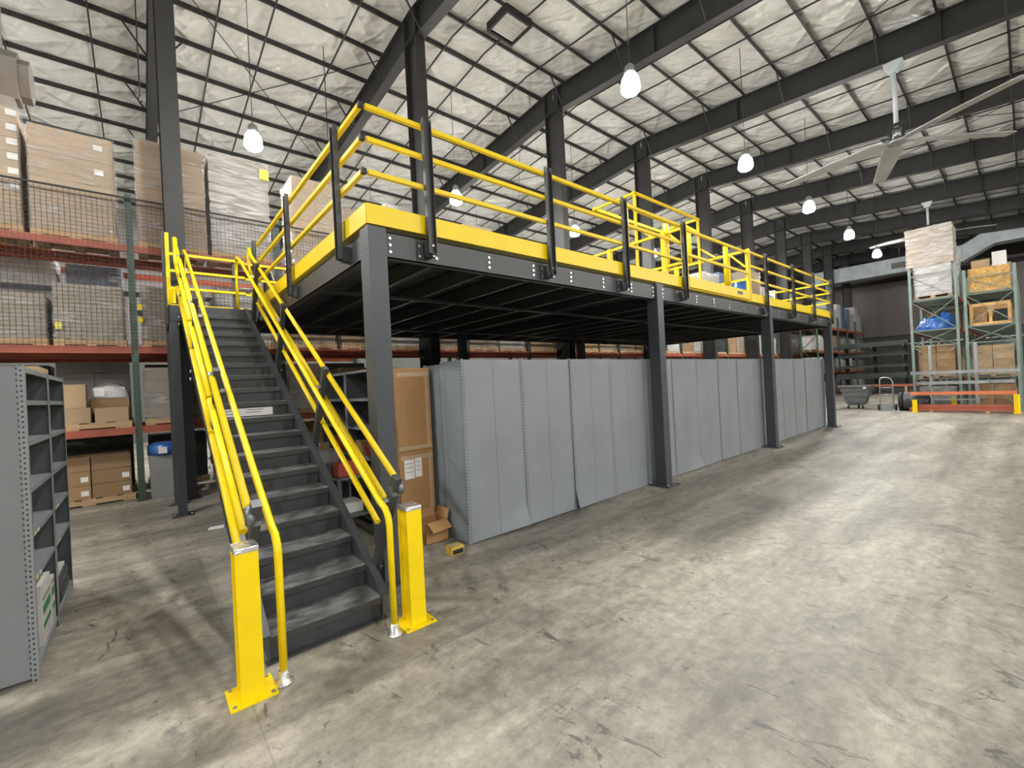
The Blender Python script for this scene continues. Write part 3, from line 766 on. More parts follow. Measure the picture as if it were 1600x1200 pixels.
# ------------------------------------------------------------------ pallet rack behind the deck
RY0, RY1 = 10.57, 11.62
XP = [-.06 + 2.46 * j for j in range(-1, 21)]
LV = (1.37, 2.84, 4.70)
def rack_row(label, xs, ya, yb, levels, top, postmat, beammat, decks=True):
    t = thing('pallet_rack', label, 'rack', ((xs[0] + xs[-1]) / 2, (ya + yb) / 2, 0))
    for x in xs:
        f = thing_child('upright_frame', t)
        for y in (ya, yb - .08):
            B(x - .05, x + .05, y, y + .08, .012, top).build('rack_post', postmat, f, uv=lambda p: (p.x - x + .05, p.z))
            B(x - .07, x + .07, y - .03, y + .11, 0, .012).build('foot_plate', postmat, f)
        z = .2; s = 0; mb = MB()
        while z < top - 1.0:
            p, q = ((ya + .04, yb - .04), (yb - .04, ya + .04))[s]
            mb.bar((x, p, z), (x, q, z + .95), .03, .03); mb.bar((x, ya + .04, z), (x, yb - .04, z), .03, .03); z += .95; s = 1 - s
        mb.build('frame_lacing', postmat, f)
    for a, b in zip(xs, xs[1:]):
        for z in levels:
            for y, s in ((ya - .012, 1), (yb - .04, 1)):
                mb = B(a + .05, b - .05, y, y + .05, z - .13, z - .03); mb.box(a + .05, b - .05, y + .018, y + .05, z - .03, z)
                for e in (a + .045, b - .053): mb.box(e, e + .008, y - .004, y + .055, z - .19, z + .02)
                mb.build('beam', beammat, t)
    return t
def thing_child(name, parent):
    o = bpy.data.objects.new(name, None); COL.objects.link(o); o.parent = parent; WL[o.name] = WL[parent.name].copy(); return o
rack = rack_row('long red and green pallet rack running behind the mezzanine', XP, RY0, RY1, LV, 5.65, 'perforated_green', 'rack_orange')
mb = MB(); yN = RY0 - .06                                            # black netting across the rack front
xa, xb, za, zb = XP[0], 12.3, 2.80, 5.53
x = xa
while x <= xb: mb.box(x, x + .0052, yN, yN + .005, za, zb); x += .068
z = za
while z <= zb: mb.box(xa, xb, yN - .005, yN, z, z + .0052); z += .068
mb.box(xa, xb, yN - .012, yN + .012, zb, zb + .025)
mb.build('safety_net', 'wire_black', rack, kind='stuff')
B(XP[0], XP[1], RY1 + .02, RY1 + .06, 3.95, 4.05).build('tie_beam', 'rack_grey', rack)
B(XP[1], XP[2], RY1 + .02, RY1 + .06, 3.95, 4.05).build('tie_beam', 'rack_grey', rack)
for z, mt in ((3.52, 'yellow'), (3.40, 'black_cap'), (3.28, 'yellow')): B(.0, .075, RY0 - .02, RY0 - .012, z, z + .10).build('warning_plate', mt, rack)
XQ = XP[:4]
rack2 = rack_row('second pallet rack row back to back behind the long rack', XQ, 11.85, 12.9, LV, 5.5, 'rack_green', 'rack_orange')

PALLET = None
def pallet(parent, x0, x1, y0, y1, z0, h=.12, nm='pallet'):
    global PALLET
    if PALLET is None:
        mb = MB()
        for y in (-.5, -.06, .38): mb.box(-.5, .5, y, y + .12, -.3, .36)
        for i in range(5): mb.box(-.5 + i * .215, -.5 + i * .215 + .14, -.5, .5, .36, .5)
        for i in (0, 2, 4): mb.box(-.5 + i * .215, -.5 + i * .215 + .14, -.5, .5, -.5, -.3)
        o = mb.build(nm, 'wood'); PALLET = o.data
    else:
        o = bpy.data.objects.new(nm, PALLET); COL.objects.link(o)
    off = WL.get(parent.name, Vector()); o.parent = parent
    o.location = Vector(((x0 + x1) / 2, (y0 + y1) / 2, z0 + h / 2)) - off; o.scale = (x1 - x0, y1 - y0, h); return o
def wrap(parent, x0, x1, y0, y1, z0, z1, mat='stretch_wrap', amp=.012, seed=0, n=10):
    mb = MB(); cx, cy = (x0 + x1) / 2, (y0 + y1) / 2
    per = [(x0, y0), (x1, y0), (x1, y1), (x0, y1), (x0, y0)]
    nv = max(6, int((z1 - z0) / .09)); ns = 8
    def fn(u, v):
        t = u * 4; i = min(3, int(t)); f = t - i
        x = per[i][0] + (per[i + 1][0] - per[i][0]) * f; y = per[i][1] + (per[i + 1][1] - per[i][1]) * f
        z = z0 + (z1 - z0) * v
        d = .006 + amp * (.6 + noise.noise(Vector((x * 4, y * 4, z * 9 + seed * 3)))) + amp * .7 * noise.noise(Vector((x * 1.5 + seed, y * 1.5, z * 26)))
        k = 1 + d / max(x1 - x0, .2)
        return (cx + (x - cx) * k + (d if x >= x1 - 1e-6 else -d if x <= x0 + 1e-6 else 0), cy + (y - cy) * k + (d if y >= y1 - 1e-6 else -d if y <= y0 + 1e-6 else 0), z)
    mb.grid(fn, ns * 4, nv)
    return mb.build('stretch_wrap', mat, parent)
paint('kraft_grey', (.27, .225, .165), .75, var=.10, scale=2, rnd=.15)
GOODS = {'grey brown': 'kraft_grey', 'brown': 'cardboard', 'pale brown': 'cardboard_light', 'white': 'white_goods', 'blue': 'blue_grey_goods', 'dark': 'dark_goods', 'grey': 'tote_grey'}
NLOAD = [0]
def load(x0, x1, y0, y1, z0, z1, look, label, nl=3, nc=2, wrapped=True, wmat='stretch_wrap', labels=0, group='pallet loads on the long rack', nm=None, pal=True, nd=1):
    NLOAD[0] += 1; sd = NLOAD[0]
    t = thing(nm or 'pallet_load', label, 'pallet load', ((x0 + x1) / 2, (y0 + y1) / 2, z0), group)
    zb = z0
    if pal: pallet(t, x0, x1, y0, y1, z0); zb = z0 + .122
    hh = (z1 - zb) / nl; ww = (x1 - x0 - .04) / nc; g = .006
    for l in range(nl):
        for c in range(nc):
            for d in range(nd):
                dd = (y1 - y0 - .04) / nd
                xa = x0 + .02 + ww * c; ya = y0 + .02 + dd * d + R.uniform(0, .012)
                cube_part('carton', GOODS[look], t, xa + g / 2, xa + ww - g / 2, ya, ya + dd - .012, zb + hh * l, zb + hh * (l + 1) - g)
    for i in range(labels):
        l = nl - 1 - i; xx = x1 - .02 - ww * .24
        cube_part('paper_label', 'white_paper', t, xx, xx + .12, y0 + .006, y0 + .018, zb + hh * l + hh * .45, zb + hh * l + hh * .45 + .10)
    if wrapped: wrap(t, x0 + .02, x1 - .02, y0 + .02, y1 - .02, zb - .02, z1 + .004, wmat, seed=sd)
    return t
ly, lyb = RY0 + .05, RY1 - .05
# the loads one can tell apart at the left
load(-2.45, -1.38, ly, lyb, 4.70, 6.74, 'pale brown', 'tall carton stack with many white labels on the top rack level, at the picture edge', 8, 2, True, labels=6)
load(-1.31, -.22, ly, lyb, 4.70, 6.58, 'pale brown', 'tall brown carton load with two white labels left of the green rack post, top level', 4, 1, True, labels=2)
load(.06, 1.13, ly, lyb, 4.70, 6.76, 'brown', 'brown layered carton load on the top rack level behind the black building column', 7, 1, True)
t = load(1.20, 2.29, ly, lyb, 4.70, 6.86, 'grey brown', 'white film wrapped pallet load with a green label, top level right of the building column', 3, 1, True, 'stretch_wrap_white')
cube_part('green_label', 'print_yellow', t, 2.12, 2.30, ly - .03, ly - .022, 6.5, 6.72)
load(2.75, 3.80, ly, lyb, 4.70, 6.78, 'pale brown', 'pale wrapped load on the top rack level seen through the left deck rails', 4, 2, True)
load(3.85, 4.75, ly, lyb, 4.70, 6.3, 'brown', 'brown wrapped load on the top rack level beside the pale wrapped one', 3, 2, True)
load(-2.4, -1.16, ly, lyb, 2.84, 3.72, 'grey brown', 'low brown wrapped load on the middle rack level at the picture edge', 2, 2, True)
t = load(-1.10, -.17, ly, lyb, 2.84, 3.92, 'grey brown', 'single large wrapped carton on the middle level left of the green post', 1, 1, True)
cube_part('yellow_label', 'print_yellow', t, -1.07, -.99, ly - .03, ly - .022, 3.12, 3.24)
load(.04, 1.06, ly, lyb, 2.84, 3.98, 'grey brown', 'brown wrapped load on the middle rack level right of the green post', 2, 1, True)
load(1.2, 2.3, ly, lyb, 2.84, 3.95, 'white', 'white wrapped cartons on the middle rack level behind the stair landing', 3, 3, True)
load(2.6, 3.6, ly, lyb, 2.84, 4.1, 'brown', 'brown wrapped cartons on the middle rack level behind the stair rails', 3, 2, True)
load(3.7, 4.7, ly, lyb, 2.84, 3.8, 'pale brown', 'pale carton load on the middle rack level behind the first deck column', 3, 2, False)
load(.04, 1.06, ly, lyb, 1.37, 2.45, 'grey brown', 'brown film wrapped load on the lower rack level beside the landing post', 4, 1, True, labels=1)
load(1.3, 2.3, ly, lyb, 1.37, 2.3, 'pale brown', 'pale wrapped load on the lower rack level behind the stairs', 3, 2, True)
G2 = 'pallet loads on the second rack row'
load(-2.3, -1.15, 11.95, 12.8, 2.84, 4.66, 'white', 'white edged load on the second rack row at the picture edge', 3, 1, True, group=G2)
load(-1.05, -.2, 11.95, 12.8, 2.84, 4.58, 'blue', 'blue film wrapped load on the second rack row left of the green post', 3, 1, True, labels=1, group=G2)
load(.1, 1.1, 11.95, 12.8, 2.84, 4.2, 'white', 'white load on the second rack row right of the green post', 3, 2, True, group=G2)
load(1.3, 2.3, 11.95, 12.8, 2.84, 4.4, 'brown', 'brown load on the second rack row behind the landing', 3, 2, True, group=G2)
load(-2.3, -1.2, 11.95, 12.8, 4.70, 6.0, 'brown', 'brown load on the top level of the second rack row', 3, 2, True, group=G2)
load(2.6, 3.7, 11.95, 12.8, 2.84, 4.4, 'white', 'white load on the second rack row behind the stair rails', 3, 2, True, group=G2)
for i, (xa, xb, z0_, z1_, lk) in enumerate(((-2.4, -1.3, 0, 1.15, 'dark'), (-1.25, -.15, 0, 1.2, 'dark'), (.05, 1.1, 0, 1.1, 'dark'), (1.25, 2.3, 0, 1.2, 'dark'), (2.5, 3.6, 0, 1.1, 'brown'), (3.7, 4.8, 0, 1.2, 'dark'),  # loads added to darken the space behind the rack and hide the wall
        (-2.4, -1.3, 1.37, 2.6, 'dark'), (-1.25, -.15, 1.37, 2.65, 'grey'), (.05, 1.1, 1.37, 2.6, 'dark'), (1.25, 2.3, 1.37, 2.65, 'brown'), (2.5, 3.6, 1.37, 2.6, 'white'), (3.7, 4.8, 1.37, 2.6, 'dark'))):
    load(xa, xb, 11.95, 12.8, z0_, z1_, lk, 'added %s load on the %s of the second rack row, %s from the left' % (lk, 'floor' if z0_ == 0 else 'lower level', ORD[i % 6]), 2, 2, False, group=G2)
load(2.5, 3.5, ly, lyb, 1.37, 2.2, 'white', 'white load on the lower rack level seen between stairs and deck column', 3, 2, True)
load(3.65, 4.7, ly, lyb, 1.37, 2.4, 'brown', 'brown load on the lower rack level seen beside the first deck column', 3, 2, True)
# loose cartons on the lower level and on the floor, left bay
for z, pz in ((1.37, 0), (0, 1)):
    t = thing('pallet', ('wooden pallet under loose cartons on the lower rack level', 'wooden pallet on the floor under six stacked cartons')[pz], 'pallet', (-.8, 11.0, z))
    pallet(t, -1.75 if pz == 0 else -1.42, -.15, RY0 + .02 if pz == 0 else 10.93, 11.55, z, .12, 'pallet_deck')
for b, mt, lb in (((-1.30, -.69, 10.62, 11.1, 1.49, 1.76), 'cardboard_light', 'pale carton on the lower rack level under the torn tall one'),
                  ((-1.28, -.74, 10.62, 11.05, 1.762, 2.17), 'cardboard_light', 'torn tall pale carton on the lower rack level beside the grey shelving'),
                  ((-.64, -.19, 10.62, 11.05, 1.49, 1.74), 'cardboard_light', 'pale carton on the lower rack level next to the green post'),
                  ((-.72, -.18, 11.1, 11.5, 1.49, 1.92), 'cardboard', 'brown carton on the lower rack level behind the pale ones')):
    crate('loose_carton', b, mt, lb, 'carton')
t = thing('plastic_bundle', 'clear plastic wrapped bundle with a white sheet on the lower rack level', 'bundle', (-.45, 11.3, 1.92))
MB().grid(lambda u, v: (-.74 + .56 * u, 11.08 + .42 * v, 1.925 + .30 * math.sin(PI * min(1, max(0, u))) ** .35 * math.sin(PI * v) ** .35 + .03 * noise.noise(Vector((u * 7, v * 5, 1)))), 14, 10).build('film_bag', 'clear_plastic', t)
B(-.68, -.24, 11.14, 11.44, 1.922, 2.12).build('contents', 'white_goods', t)
B(-.66, -.52, 11.06, 11.065, 1.95, 2.1).build('paper_label', 'white_paper', t)
for c, (xa, xb) in enumerate(((-1.40, -.755), (-.74, -.20))):
    for l in range(3):
        za = .12 + l * .25
        t = thing('floor_carton', 'brown carton in the %s floor stack, %s' % (('left', 'right')[c], ('bottom', 'middle', 'top')[l]), 'carton', ((xa + xb) / 2, 11.25, za), 'cartons stacked on the floor below the rack')
        MB().box(xa, xb, 10.97, 11.52, za, za + .245).build('carton_body', 'cardboard', t, bevel=.005)
        if l < 2: B(xb - .13, xb - .03, 10.967, 10.9695, za + .06, za + .15).build('paper_label', 'white_paper', t)
crate('flat_board', (-1.38, -.22, 10.95, 11.5, .866, .88), 'cardboard_light', 'flat cardboard sheet on top of the floor stacks', 'cardboard sheet')
t = thing('storage_tote', 'grey tote with a blue lid standing on the floor by the landing post', 'tote', (.28, 10.75, 0))
MB().prism([(.08, 0), (.50, 0), (.53, .80), (.05, .80)], 1, 10.62, 10.98).build('tote_body', 'tote_grey', t)
MB().tube([(.29, 10.8, .80), (.29, 10.8, .97), (.29, 10.8, 1.03)], .24, 14, [.25, .25, .15]).build('tote_lid', 'blue_plastic', t)
B(.20, .33, 10.545, 10.55, .83, .95).build('paper_label', 'white_paper', t)
# the rest of the long rack
names = {0: 'lower', 1: 'middle', 2: 'top'}
cnt = {0: 0, 1: 0, 2: 0}
looks = ['brown', 'white', 'pale brown', 'brown', 'white', 'blue', 'brown', 'dark', 'pale brown', 'white']
for j in range(3, len(XP) - 1):
    a = XP[j]
    for li, z in enumerate(LV):
        if li == 0 and j % 2: continue
        for c in range(2):
            xa = a + .12 + c * 1.15; xb = xa + 1.07
            if R.random() < .06 and j > 4: continue
            lk = R.choice(looks)
            hmax = (1.0, 1.45, 1.95)[li]
            h = hmax * R.uniform(.72, 1.0) if li < 2 else R.uniform(1.3, 1.98) + (.6 if j > 11 else 0)
            cnt[li] += 1
            load(xa, xb, ly, lyb, z, z + h, lk, '%s load on the %s rack level, %s one right of the stairs' % (lk, names[li], ORD[cnt[li] - 1]),
                 R.choice((2, 3, 4)), R.choice((1, 2, 2, 3)), R.random() < .6, labels=R.choice((0, 1)))
fl = 0
for j in range(16, len(XP) - 1):
    for c in range(2):
        xa = XP[j] + .15 + c * 1.13; fl += 1
        load(xa, xa + 1.0, ly, lyb, 0, R.uniform(.7, 1.15), R.choice(looks), 'load on the floor under the far end of the rack, %s of them' % ORD[fl - 1], 2, 2, R.random() < .5)

XE = [33.4 + 2.46 * j for j in range(6)]
rack3 = rack_row('far pallet rack beyond the mezzanine end full of white goods', XE, 8.72, 9.72, (1.55, 2.95, 4.55), 5.4, 'rack_green', 'rack_orange')
i3 = 0
for j in range(5):
    for li, z in enumerate((0, 1.55, 2.95, 4.55)):
        for c in range(2):
            i3 += 1; xa = XE[j] + .12 + c * 1.15
            load(xa, xa + 1.05, 8.78, 9.68, z, z + R.uniform(.75, 1.15) + (R.uniform(.3, 1.1) if li == 3 else 0), ('white', 'white', 'blue', 'white', 'grey', 'brown')[(i3 * 5 + j) % 6], 'load on the far rack beyond the mezzanine, %s level, %s from its near end' % (('floor', 'lower', 'middle', 'top')[li], ORD[j * 2 + c]), 2, 3, i3 % 3 > 0, labels=i3 % 2, group='loads on the far rack')

# ------------------------------------------------------------------ goods on the deck
crate('flat_carton', (1.74, 2.72, 4.12, 4.75, DECK, 3.60), 'cardboard_light', 'pale flat carton on the deck behind the corner rail', 'carton')
crate('flat_carton', (1.72, 1.95, 4.85, 5.1, DECK, 3.66), 'cardboard_light', 'small pale carton on the deck beside the flat one', 'carton')
dk = [(3.5, 4.4, 7.6, 8.5, 4.65, 'white', 'white wrapped low load on the deck behind the second front post'), (4.7, 5.6, 7.4, 8.3, 4.75, 'pale brown', 'pale wrapped load on the deck beside the white one'),
      (6.2, 7.0, 7.5, 8.4, 4.9, 'white', 'white load on the deck left of the pallet gate'), (10.9, 11.8, 5.2, 6.1, 4.4, 'white', 'white carton load on the deck right of the pallet gate'),
      (12.0, 12.9, 5.3, 6.2, 4.55, 'blue', 'blue and white load on the deck right of the pallet gate'), (13.2, 14.0, 5.0, 5.9, 4.7, 'pale brown', 'pale carton load on the deck near its far end'),
      (14.3, 15.3, 5.2, 6.1, 4.35, 'white', 'white carton load on the deck at its far end')]
for xa, xb, ya, yb_, z1, lk, lb in dk: load(xa, xb, ya, yb_, DECK, z1, lk, lb, 3, 3, lk != 'blue', group='loads on the mezzanine deck')
solo(MB().tube([(12.15, 4.9, DECK), (12.15, 4.9, DECK + .05), (12.15, 4.9, 4.15), (12.15, 4.9, 4.2)], .24, 16, [.23, .24, .24, .2]), 'drum', 'blue_plastic', 'blue plastic drum on the deck behind the right rails', 'drum')

# ------------------------------------------------------------------ right: end-on racks
def end_rack(label, xa, xb, ya, yb, top, levels, mat):
    t = thing('pallet_rack', label, 'rack', ((xa + xb) / 2, (ya + yb) / 2, 0))
    n = 4; xs = [xa + (xb - xa) * i / n for i in range(n + 1)]
    for x in xs:
        f = thing_child('upright_frame', t)
        for y in (ya, yb - .08):
            B(x, x + .09, y, y + .08, .012, top).build('rack_post', mat, f); B(x - .03, x + .12, y - .03, y + .11, 0, .012).build('foot_plate', mat, f)
        mb = MB()
        zs = [.15, 1.3, 2.45, 3.05, 4.2, top - .3]
        for i, (za, zb) in enumerate(zip(zs, zs[1:])):
            mb.bar((x + .045, ya + .04, za), (x + .045, yb - .04, zb), .022, .022); mb.bar((x + .045, yb - .04, za), (x + .045, ya + .04, zb), .022, .022)
            mb.bar((x + .045, ya + .04, zb), (x + .045, yb - .04, zb), .03, .03)
        mb.build('frame_lacing', mat, f)
    for a, b in zip(xs, xs[1:]):
        for z in levels:
            for y in (ya + .015, yb - .065): B(a + .095, b - .005, y, y + .05, z - .12, z).build('beam', 'rack_orange', t)
            B(a + .1, b - .01, ya + .07, yb - .07, z - .03, z - .005).build('wire_deck', 'rack_pale_green', t)
    return t
end_rack('pale green rack holding the tall white wrapped load, seen end on', 23.0, 33.4, 1.60, 2.94, 5.5, (1.2, 3.05, 4.27), 'rack_pale_green')
end_rack('pale green rack holding the yellow chipboard crate, seen end on', 23.0, 33.4, .17, 1.46, 5.1, (1.2, 3.05, 4.27), 'rack_pale_green')
G3 = 'goods on the end-on racks'
load(23.15, 24.4, 1.74, 2.80, 4.27, 5.55, 'white', 'white film wrapped load under the overhanging one on the end-on rack', 2, 2, True, 'stretch_wrap_white', group=G3)
load(23.1, 24.4, 1.66, 2.98, 5.56, 7.0, 'pale brown', 'tall film wrapped load overhanging the top of the end-on rack', 3, 1, True, 'stretch_wrap_white', group=G3, pal=False)
load(26.0, 27.2, 1.75, 2.80, 4.27, 6.3, 'white', 'wrapped load behind the tall one on the end-on rack', 3, 2, True, 'stretch_wrap_white', group=G3)
load(23.2, 24.3, 1.74, 2.80, 1.2, 2.5, 'brown', 'brown carton stack on the lower level of the end-on rack', 4, 1, False, group=G3, nd=2)
load(23.2, 24.3, .30, 1.34, 1.2, 2.35, 'pale brown', 'pale carton stack on the lower level of the crate rack', 4, 2, False, group=G3, nd=2)
load(23.2, 24.3, .30, 1.34, .0, .95, 'brown', 'brown carton stack on the floor under the crate rack', 3, 2, False, group=G3, nd=2)
load(23.2, 24.3, 1.74, 2.80, .0, .9, 'grey', 'grey wrapped stack on the floor under the end-on rack', 3, 2, True, group=G3)
load(26.0, 27.2, .30, 1.34, 4.27, 5.6, 'brown', 'brown load behind the chipboard crate', 3, 2, True, group=G3)
load(26.0, 27.2, .30, 1.34, 3.05, 4.0, 'brown', 'brown load behind the pine crate', 3, 2, False, group=G3)
load(26.0, 27.2, 1.74, 2.8, 3.05, 4.0, 'pale brown', 'pale load behind the blue tarpaulin', 2, 2, False, group=G3)
load(26.0, 27.2, 1.74, 2.8, 1.2, 2.4, 'brown', 'brown load behind the brown carton stack', 3, 2, False, group=G3)
t = thing('tarpaulin_bundle', 'crumpled blue tarpaulin bundle on the middle level of the end-on rack', 'bundle', (23.6, 2.27, 3.05))
def tarp(u, v):
    a = u * 2 * PI; h = v
    r = (1 - h ** 3 * .75); n = 1 + .16 * noise.noise(Vector((math.cos(a) * 2.2, math.sin(a) * 2.2, h * 3 + 4)))
    return (23.65 + .5 * r * n * math.cos(a), 2.25 + .56 * r * n * math.sin(a), 3.052 + .50 * min(1, h * 1.5) ** .7 * (1 + .22 * math.sin(a + 2.5)) * (1 + .35 * noise.noise(Vector((math.cos(a) * 3, math.sin(a) * 3, h * 4)))))
MB().grid(tarp, 40, 14).build('tarp_cover', 'blue_plastic', t)
B(23.35, 23.9, 1.95, 2.55, 3.052, 3.5).build('contents', 'blue_plastic', t)
t = thing('chipboard_crate', 'yellow chipboard crate filled with cartons on top of the right rack', 'crate', (23.65, .82, 4.27))
for i, b in enumerate(((23.12, 23.15, .33, 1.32, 4.34, 5.12), (24.1, 24.13, .33, 1.32, 4.34, 5.12), (23.15, 24.1, .33, .36, 4.34, 5.12), (23.15, 24.1, 1.29, 1.32, 4.34, 5.12))):
    B(*b).build('crate_panel', 'osb', t)
B(23.12, 24.13, .33, 1.32, 4.272, 4.34).build('crate_base', 'pine', t)
B(23.15, 24.1, .36, 1.29, 4.34, 4.95).build('packing', 'cardboard', t)
crate('loose_carton', (23.2, 23.8, .38, .72, 4.951, 5.62), 'white_goods', 'white carton standing in the chipboard crate', 'carton')
crate('loose_carton', (23.25, 23.8, .78, 1.24, 4.951, 5.42), 'cardboard_light', 'pale carton standing in the chipboard crate', 'carton')
t = thing('pine_crate', 'open pine framed crate on the middle level of the right rack', 'crate', (23.65, .82, 3.05))
for y in (.33, .78, 1.25): B(23.12, 23.17, y, y + .08, 3.052, 3.85).build('crate_stud', 'pine', t)
for z in (3.052, 3.74): B(23.105, 23.12, .33, 1.33, z, z + .11).build('crate_rail', 'pine', t)
B(23.17, 24.1, .33, 1.33, 3.052, 3.1).build('crate_base', 'pine', t); B(24.1, 24.13, .33, 1.33, 3.1, 3.85).build('crate_panel', 'pine', t)
B(23.3, 24.0, .42, .74, 3.1, 3.6).build('contents', 'dark_goods', t); B(23.3, 24.0, .9, 1.2, 3.1, 3.55).build('contents', 'cardboard', t)

# stand of spare beams in front of the end-on racks
ss = thing('beam_stand', 'silver upright stand storing loose rack beams in front of the end-on racks', 'stand', (22.5, 1.7, 0))
for y in (2.37, 1.20):
    B(22.5, 22.6, y - .045, y + .045, .02, 2.46).build('stand_post', 'galvanised', ss)
    B(22.2, 22.8, y - .06, y + .06, 0, .02).build('stand_foot', 'galvanised', ss)
    for z in (.62, 1.0, 1.38): B(22.2, 22.5, y - .03, y + .03, z - .06, z).build('stand_arm', 'galvanised', ss)
B(22.55, 22.59, 1.24, 2.33, .40, .46).build('stand_tie', 'galvanised', ss)
ii = 0
for z, ya, yb_, mt, col, xo in ((.62, .28, 2.93, 'rack_orange_bright', 'bright orange', 22.22), (.62, .45, 2.85, 'galvanised', 'silver', 22.34), (1.0, .9, 2.75, 'galvanised', 'silver', 22.24), (1.0, .3, 1.35, 'galvanised', 'silver', 22.36),
                               (1.38, .2, 2.9, 'galvanised', 'silver', 22.22), (1.38, .3, 2.35, 'rack_grey', 'grey', 22.36)):
    ii += 1
    mb = B(xo, xo + .1, ya, yb_, z, z + .11); mb.box(xo - .005, xo + .105, ya, ya + .01, z - .0, z + .16); mb.box(xo - .005, xo + .105, yb_ - .01, yb_, z, z + .16)
    solo(mb, 'spare_beam', mt, 'spare %s rack beam on the silver stand, %s arm from the floor%s' % (col, ORD[[.62, 1.0, 1.38].index(z)], ', rear' if xo > 22.3 else ', front'), 'beam', 'spare beams on the silver stand')
for i, (xo, zo, ya, yb_) in enumerate(((22.0, .05, .35, 2.95), (22.13, .05, .3, 2.9), (22.02, .165, .40, 2.85))):
    solo(B(xo, xo + .11, ya, yb_, zo, zo + .11), 'floor_beam', 'rack_orange', 'dull orange rack beam low in front of the stand, %s' % ('front of the lower two', 'rear of the lower two', 'lying across the top')[i], 'beam', 'orange beams on the floor')
for i, y in enumerate((.9, 2.3)): solo(B(21.97, 22.3, y, y + .1, 0, .05), 'timber_bearer', 'wood', 'timber bearer under the orange floor beams, %s' % ('right one', 'left one')[i], 'timber')
for x, y, lb, h in ((21.85, 2.72, 'short yellow corner guard left of the orange floor beams', .45), (21.85, .22, 'short yellow corner guard right of the orange floor beams', .62), (22.7, 1.75, 'yellow guard block behind the orange floor beams', .5)):
    t = thing('corner_guard', lb, 'guard', (x, y, 0)); 
    MB().prism([(x, y), (x + .14, y), (x + .14, y + .14), (x + .10, y + .14), (x + .10, y + .05), (x, y + .05)][:6], 2, .01, h).build('guard_angle', 'yellow', t)
    B(x - .02, x + .16, y - .02, y + .16, 0, .01).build('base_plate', 'yellow', t)
t = thing('film_roll_bundle', 'dark film wrapped bundle with tyres left of the beam stand', 'bundle', (22.75, 3.3, 0))
def roll(u, v):
    a = u * 2 * PI; x = math.cos(a) * .36; z = .36 + math.sin(a) * .36 * (1 + .1 * noise.noise(Vector((a, v * 6, 0))))
    return (22.75 + x, 3.18 - .72 * v, max(.0, z))
MB().grid(roll, 24, 14).build('film_roll', 'black_film', t)
for y in (3.2,): MB().tube([(22.75, y, .36), (22.75, y + .13, .36)], .36, 20).build('tyre', 'black_rubber', t)

# tilt truck and hand truck
tt = thing('tilt_truck', 'grey plastic tilt truck on casters beyond the mezzanine end', 'cart', (23.6, 4.85, 0))
def hopper(z, dx, dy): return [(23.6 - dx, 4.85 - dy, z), (23.6 + dx, 4.85 - dy, z), (23.6 + dx, 4.85 + dy, z), (23.6 - dx, 4.85 + dy, z)]
lv = [hopper(.20, .32, .42), hopper(.30, .36, .50), hopper(.52, .40, .56), hopper(.53, .43, .59), hopper(.74, .45, .66), hopper(.75, .47, .69), hopper(.93, .49, .73), hopper(.93, .53, .78), hopper(.99, .53, .78), hopper(.99, .47, .70), hopper(.35, .34, .48)]
vs = [p for L in lv for p in L]; vs = [(23.6 + (p[0] - 23.6) * .8, 4.85 + (p[1] - 4.85) * .70, p[2]) for p in vs]; fs = [(3, 2, 1, 0)]
for i in range(len(lv) - 1):
    for k in range(4): fs.append((i * 4 + k, i * 4 + (k + 1) % 4, (i + 1) * 4 + (k + 1) % 4, (i + 1) * 4 + k))
n4 = (len(lv) - 1) * 4; fs.append((n4, n4 + 1, n4 + 2, n4 + 3))
MB().add(vs, fs).build('hopper', 'grey_plastic', tt)
B(23.3, 23.9, 4.6, 5.1, .16, .20).build('chassis', 'dark_plastic', tt)
for x, y in ((23.35, 4.6), (23.35, 5.1), (23.85, 4.85)):
    c = MB().tube([(x, y - .025, .08), (x, y + .025, .08)], .08, 14).build('caster', 'black_rubber', tt); B(x - .03, x + .03, y - .035, y + .035, .1, .17).build('caster_fork', 'galvanised', c)
B(23.168, 23.172, 4.44, 4.54, .86, .93).build('paper_label', 'white_paper', tt)
ht = thing('hand_truck', 'silver hand truck standing upright beside the tilt truck', 'hand truck', (22.6, 3.6, 0))
ya, yb_ = 3.50, 3.90
MB().tube([(22.6, ya, .05), (22.66, ya, 1.12), (22.68, ya + .06, 1.26), (22.70, (ya + yb_) / 2, 1.31), (22.68, yb_ - .04, 1.30), (22.66, yb_, 1.20), (22.6, yb_, .05)], .022, 8).build('frame_tube', 'galvanised', ht)
for z in (.35, .62, .9): MB().tube([(22.6 + z * .05, ya, z), (22.6 + z * .05, yb_, z)], .018, 8).build('rung', 'galvanised', ht)
B(22.35, 22.6, ya + .02, yb_ - .02, .01, .03).build('toe_plate', 'galvanised', ht); B(22.585, 22.6, ya + .02, yb_ - .02, .03, .2).build('toe_back', 'galvanised', ht)
for y in (ya - .09, yb_ + .03): MB().tube([(22.72, y, .12), (22.72, y + .06, .12)], .12, 16).build('wheel', 'black_rubber', ht)
MB().tube([(22.72, ya - .03, .12), (22.72, yb_ + .03, .12)], .012, 6).build('axle', 'galvanised', ht)

